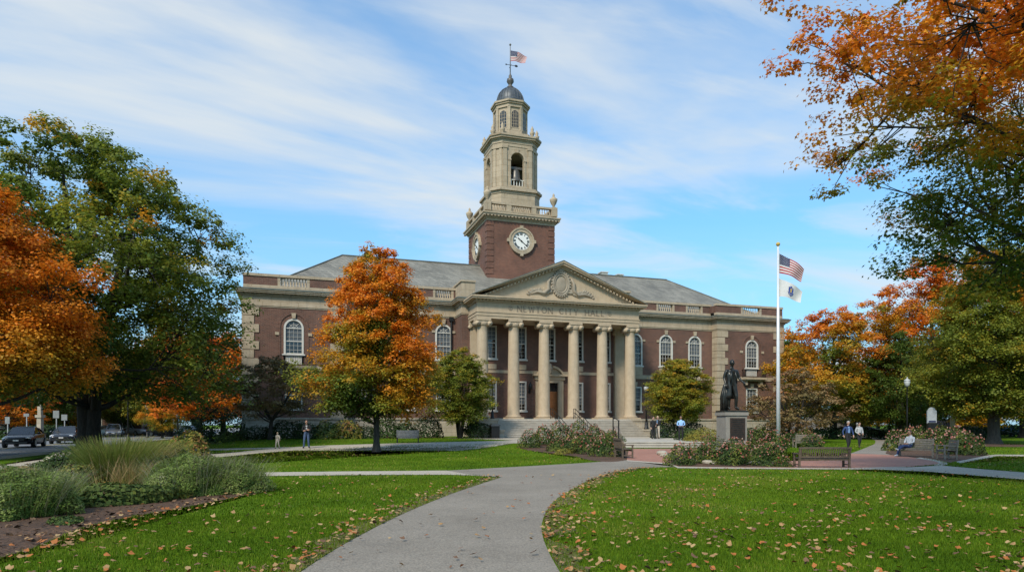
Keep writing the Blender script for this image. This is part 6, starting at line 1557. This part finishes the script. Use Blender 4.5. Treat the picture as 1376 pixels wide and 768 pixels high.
# ------------------------------------------------------------------ cars
TYRE=plain('tyre',(.012,.012,.012),.8); RIM=plain('rim',(.35,.35,.36),.3,.8); CGLASS=plain('car_glass',(.02,.024,.03),.05,0,.1,1,spec=.8); HEADL=plain('headlight',(.6,.62,.65),.1); TAILL=plain('taillight',(.35,.02,.02),.3); PLATE=plain('plate',(.6,.6,.6),.5); TRIM=plain('dark_trim',(.015,.015,.016),.5)
def loft(mb,secs):
    n=len(secs[0]); vs=[p for s in secs for p in s]; m=len(secs)
    mb.add(vs,[(i*n+k,i*n+(k+1)%n,(i+1)*n+(k+1)%n,(i+1)*n+k) for i in range(m-1) for k in range(n)]+[tuple(range(n))[::-1],tuple((m-1)*n+k for k in range(n))])
def car_parts(paint,suv=0.0):
    """car along y, nose at -y"""
    P_={}; b=MB(); b.smooth=True
    L=[(-2.28,.62,.42,.58),(-2.2,.78,.30,.66),(-1.9,.86,.24,.76),(-1.3,.90,.22,.86+suv*.1),(-.75,.91,.20,.93+suv*.12),(.4,.91,.20,.95+suv*.12),(1.4,.90,.22,.97+suv*.1),(2.0,.86,.27,.96+suv*.08),(2.22,.80,.36,.88),(2.3,.66,.45,.75)]
    secs=[]
    for y,hw,zb,zt in L:
        zm=zb+(zt-zb)*.55; secs.append([(-hw*.9,y,zb),(hw*.9,y,zb),(hw,y,zb+.12),(hw,y,zm),(hw*.94,y,zt-.05),(hw*.8,y,zt),(-hw*.8,y,zt),(-hw*.94,y,zt-.05),(-hw,y,zm),(-hw,y,zb+.12)])
    loft(b,secs)
    H=1.44+suv*.28; roof=[(-.28,.60,H-.05),(.1,.63,H),(.7,.63,H-.01),(1.15+suv*.6,.58,H-.09)]
    b2=[]; 
    for y,hw,z in roof: b2.append([(-hw,y,z-.07),(-hw*.85,y,z),(hw*.85,y,z),(hw,y,z-.07),(hw*.95,y,z-.09),(-hw*.95,y,z-.09)])
    loft(b,b2)
    for s in(-1,1):
        b.tube([(s*.80,-1.05,.92),(s*.61,-.28,H-.09)],.035,5); b.tube([(s*.82,.42,.95),(s*.63,.38,H-.08)],.03,5); b.tube([(s*.78,1.85+suv*.3,.96),(s*.58,1.13+suv*.6,H-.13)],.05,5)
        b.ball((s*.98,-.72,1.0),.11,8,6,(1,.6,.7))
    P_['body']=b.mesh('body',paint)
    g=MB(); g.smooth=False
    lo_=[(-1.08,.79,.90),(.4,.83,.94),(1.88+suv*.3,.76,.95)]; hi=[(-.29,.585,H-.07),(.4,.615,H-.06),(1.12+suv*.6,.565,H-.12)]
    V=[(s*hw,y,z) for (y,hw,z) in lo_+hi for s in(-1,1)]
    g.add(V,[(0,1,7,6),(0,6,8,2),(2,8,10,4),(1,3,9,7),(3,5,11,9),(4,10,11,5)]); P_['window']=g.mesh('window',CGLASS)
    w=MB(); w.smooth=True; w.prism([(.33*math.cos(t),.33*math.sin(t)) for t in np.linspace(0,2*PI,21)[:-1]],lambda a,z,d:(d,a,z),-.11,.11); P_['wheel']=w.mesh('wheel',TYRE)
    r=MB(); r.prism([(.21*math.cos(t),.21*math.sin(t)) for t in np.linspace(0,2*PI,17)[:-1]],lambda a,z,d:(d,a,z),-.118,.118)
    for k in range(5): a=2*PI*k/5; r.beam((.122,0,0),(.122,.2*math.cos(a),.2*math.sin(a)),.05,.02,up=(1,0,0))
    P_['rim']=r.mesh('rim',RIM)
    h=MB(); h.smooth=True; h.ball((0,0,0),.17,10,6,(1.15,.55,.5)); P_['headlight']=h.mesh('headlight',HEADL); t=MB(); t.smooth=True; t.ball((0,0,0),.15,8,6,(1.1,.5,.7)); P_['taillight']=t.mesh('taillight',TAILL)
    gr=MB(); gr.box(-.45,.45,-2.30,-2.2,.50,.60); gr.box(-.62,.62,-2.27,-2.15,.30,.42); P_['grille']=gr.mesh('grille',TRIM)
    p=MB(); p.box(-.16,.16,-2.325,-2.30,.46,.56); P_['plate']=p.mesh('plate',PLATE); return P_
def car(label,parts,loc,rz,group=None):
    o=thing('parked_car' if group else 'car',label,'car',loc,rz,group)
    for k in('body','window','grille','plate'): link(k,parts[k],o)
    for s in(-1,1):
        for y in(-1.42,1.38):
            w=link('wheel',parts['wheel'],o,(s*.82,y,.33)); link('rim',parts['rim'],w)
        link('headlight',parts['headlight'],o,(s*.64,-2.08,.64)); link('taillight',parts['taillight'],o,(s*.66,2.18,.80))
    return o
def paint(n,c,metal=.3): return plain('car_paint_'+n,c,.22,metal,.05,2,spec=.6)
PK=car_parts(paint('black',(.012,.013,.016))); PG=car_parts(paint('dark_grey',(.035,.04,.05))); PW=car_parts(paint('white',(.55,.56,.58),0)); PS=car_parts(paint('silver',(.30,.31,.33),.5),.8); PWS=car_parts(paint('pale_grey',(.45,.46,.48),0),1.0)
hd=math.atan2(.285,.9585)   # along the street, nose towards the camera
x,y=W(33.5,47.6); car('black saloon car driving towards us on the street',PK,(x,y,.012),hd+.12)
x,y=W(90,56.5); car('dark grey saloon car following behind the black one',PG,(x,y,.012),hd+.12)
PKN='cars parked in the lot beyond the oak'
for px,Z,pt,rz,l in((143,92,PW,1.4,'white car parked just beside the oak trunk'),(153,84,PS,.5,'silver car parked nearest the oak in the lot'),(178,96,PWS,1.3,'pale grey tall car between the two far lamps'),(207,98,PW,1.5,'white car parked under the little orange tree'),
   (222,90,PG,1.45,'dark car parked under the little orange tree'),(236,97,PS,1.5,'silver car parked behind the far lamp post'),(256,100,PW,1.4,'white car parked nearest the dark red maple'),(166,104,PG,1.2,'dark car parked at the back of the lot')):
    x,y=W(px,Z); car(l,pt,(x,y,.0),rz,PKN)
x,y=W(1350,86); car('dark car parked beyond the broad green maple',PG,(x,y,0),1.5,'cars parked beyond the trees'); x,y=W(1100,98); car('white car parked behind the bronze leaved tree',PWS,(x,y,0),1.45,'cars parked beyond the trees')
# white box van in the lot
o=thing('delivery_van','white box van parked in the lot behind the oak','van',at(144,100),1.1)
b=MB(); b.box(-1.05,1.05,-1.2,3.2,.75,3.0); b.build('cargo_box',plain('van_white',(.6,.6,.6),.5),o)
b=MB(); b.prism([(-2.9,.45),(-1.25,.45),(-1.25,2.3),(-1.9,2.3),(-2.4,1.5),(-2.9,1.25)],lambda a,z,d:(d,a,z),-1.0,1.0); b.build('cab',plain('van_white',(.6,.6,.6)),o)
b=MB(); b.prism([(-2.42,1.52),(-1.93,2.25),(-1.4,2.25),(-1.4,1.52)],lambda a,z,d:(d,a,z),-1.01,1.01); b.build('window',CGLASS,o)
for s in(-1,1):
    for yy in(-2.1,2.0): w=link('wheel',PK['wheel'],o,(s*.9,yy,.36)); link('rim',PK['rim'],w)
# ------------------------------------------------------------------ buildings beyond the trees
FB=brick_mat('far_brick',(.17,.075,.05),(.12,.055,.04),(.18,.14,.11))
def house(name,label,px,Z,w_,d_,h_,wallm,roofm,rz,roofh,nwin=5,rows=2,flat_=False):
    o=thing(name,label,'building',at(px,Z),rz); b=MB(); b.box(-w_/2,w_/2,0,d_,-.3,h_); b.build('wall',wallm,o)
    b=MB()
    if flat_: b.box(-w_/2-.2,w_/2+.2,-.2,d_+.2,h_,h_+.4)
    else: b.add([(-w_/2-.5,-.5,h_),(w_/2+.5,-.5,h_),(w_/2+.5,d_+.5,h_),(-w_/2-.5,d_+.5,h_),(-w_/2+d_/2,d_/2,h_+roofh),(w_/2-d_/2,d_/2,h_+roofh)],[(0,1,5,4),(1,2,5),(2,3,4,5),(3,0,4)]); b.flat([(-w_/2-.5,-.5),(w_/2+.5,-.5),(w_/2+.5,d_+.5),(-w_/2-.5,d_+.5)],h_-.15,h_-.002)
    b.build('roof',roofm,o)
    for r in range(rows):
        for i in range(nwin):
            x=-w_/2+w_*(i+.5)/nwin; z=1.0+r*h_/rows; f=MB(); f.box(x-.6,x+.6,-.06,.02,z,z+1.5); f=f.build('window',WHITE,o); g=MB(); g.box(x-.5,x+.5,-.08,-.05,z+.1,z+1.4); g.build('pane',GLASS,f)
GREYR=plain('shingle_grey',(.19,.18,.165),.8,0,.3,3)
house('brick_building','long low brick building behind the trees across the street',28,92,30,10,5.2,FB,GREYR,.25,2,8,2,True)
house('pavilion','low pale building with a grey shingled roof behind the walkers',1125,92,11,9,.9,plain('white_siding',(.5,.5,.48),.7),GREYR,.1,2.0,0,0)
house('brick_building','low reddish brick building behind the grey stone marker',1306,96,8.5,8,1.3,FB,plain('brown_roof',(.16,.10,.08),.8,0,.3,3),0,1.2,0,0)
b=MB()
sx0,sy0=P(20,628)
# ------------------------------------------------------------------ camera, sun, sky
cam=bpy.data.cameras.new('camera'); co_=bpy.data.objects.new('camera',cam); COL.objects.link(co_)
co_.location=(0,0,EYE); co_.rotation_euler=(PI/2,0,0); cam.sensor_width=36; cam.lens=36*F/1376; cam.shift_y=(HY-384)/1376; cam.clip_end=3000; cam.clip_start=.1
SC.camera=co_
SUN=Vector((-.38,-.74,.78)).normalized()
el=math.asin(SUN.z); az=math.atan2(SUN.x,SUN.y)
sl=bpy.data.lights.new('sun','SUN'); sl.energy=2.2; sl.angle=math.radians(10); sl.color=(1,.91,.76); so=bpy.data.objects.new('sun',sl); COL.objects.link(so)
so.rotation_euler=SUN.to_track_quat('Z','Y').to_euler(); so.location=(0,-20,60)
w=bpy.data.worlds.new('World'); SC.world=w; w.use_nodes=True; t=w.node_tree; bg=t.nodes['Background']; bg.inputs['Strength'].default_value=.135
sk=t.nodes.new('ShaderNodeTexSky'); sk.sky_type='NISHITA'; sk.sun_disc=False; sk.sun_elevation=el; sk.sun_rotation=az; sk.air_density=1.0; sk.dust_density=.6; sk.ozone_density=1.6
tc=t.nodes.new('ShaderNodeTexCoord'); sp=t.nodes.new('ShaderNodeSeparateXYZ'); t.links.new(tc.outputs['Generated'],sp.inputs[0])
def M(op,a,b=None):
    n=t.nodes.new('ShaderNodeMath'); n.operation=op
    for i,v in enumerate((a,b)):
        if v is None: continue
        if isinstance(v,(int,float)): n.inputs[i].default_value=v
        else: t.links.new(v,n.inputs[i])
    return n.outputs[0]
zz=M('ADD',M('MAXIMUM',sp.outputs[2],0.0),.16)
cx=M('DIVIDE',sp.outputs[0],zz); cy=M('DIVIDE',sp.outputs[1],zz)
cv=t.nodes.new('ShaderNodeCombineXYZ'); t.links.new(cx,cv.inputs[0]); t.links.new(cy,cv.inputs[1])
def cloud(scale,rot,loc,stretch,lo,hi,amt,detail=7,dist=.6,rough=.58):
    mp=t.nodes.new('ShaderNodeMapping'); mp.vector_type='TEXTURE'; mp.inputs['Rotation'].default_value=(0,0,rot); mp.inputs['Scale'].default_value=(1/stretch,1,1); mp.inputs['Location'].default_value=loc
    t.links.new(cv.outputs[0],mp.inputs[0]); f=noise(t,mp.outputs[0],scale,detail,rough,dist); r=ramp(t,[(lo,(0,0,0)),(hi,(amt,)*3)]); r.color_ramp.interpolation='EASE'; t.links.new(f,r.inputs[0]); return r.outputs[0]
c1=cloud(.62,.33,(-2.3,2.6,0),.5,.45,.72,1.0,6,1.8,.52); c2=cloud(1.5,.38,(.4,5.2,0),.42,.47,.74,.55,7,2.2,.56); c3=cloud(.30,.30,(7.7,2.2,0),.6,.46,.74,.35,6,.8,.55)
def scr(a,b):
    return mixc(t,1.0,a,b,'SCREEN')
cm_=scr(scr(c1,c2),c3)
hz=M('POWER',M('SUBTRACT',1.0,M('MAXIMUM',sp.outputs[2],0.0)),3.0)
hzr=t.nodes.new('ShaderNodeMath'); hzr.operation='MULTIPLY'; t.links.new(hz,hzr.inputs[0]); hzr.inputs[1].default_value=.85
tint=mixc(t,1.0,sk.outputs[0],(.36,.82,1.02),'MULTIPLY')
base=mixc(t,hzr.outputs[0],tint,(1.3,2.25,3.05))
fin=mixc(t,cm_,base,(2.95,3.15,3.25))
t.links.new(fin,bg.inputs['Color'])
SC.view_settings.view_transform='Standard'; SC.view_settings.look='None'; SC.view_settings.exposure=.94; SC.view_settings.gamma=1; SC.view_settings.use_curve_mapping=False
SC.cycles.max_bounces=5; SC.cycles.diffuse_bounces=3; SC.cycles.glossy_bounces=2; SC.cycles.transmission_bounces=2; SC.cycles.transparent_max_bounces=4
SC.cycles.use_adaptive_sampling=True; SC.cycles.use_denoising=True
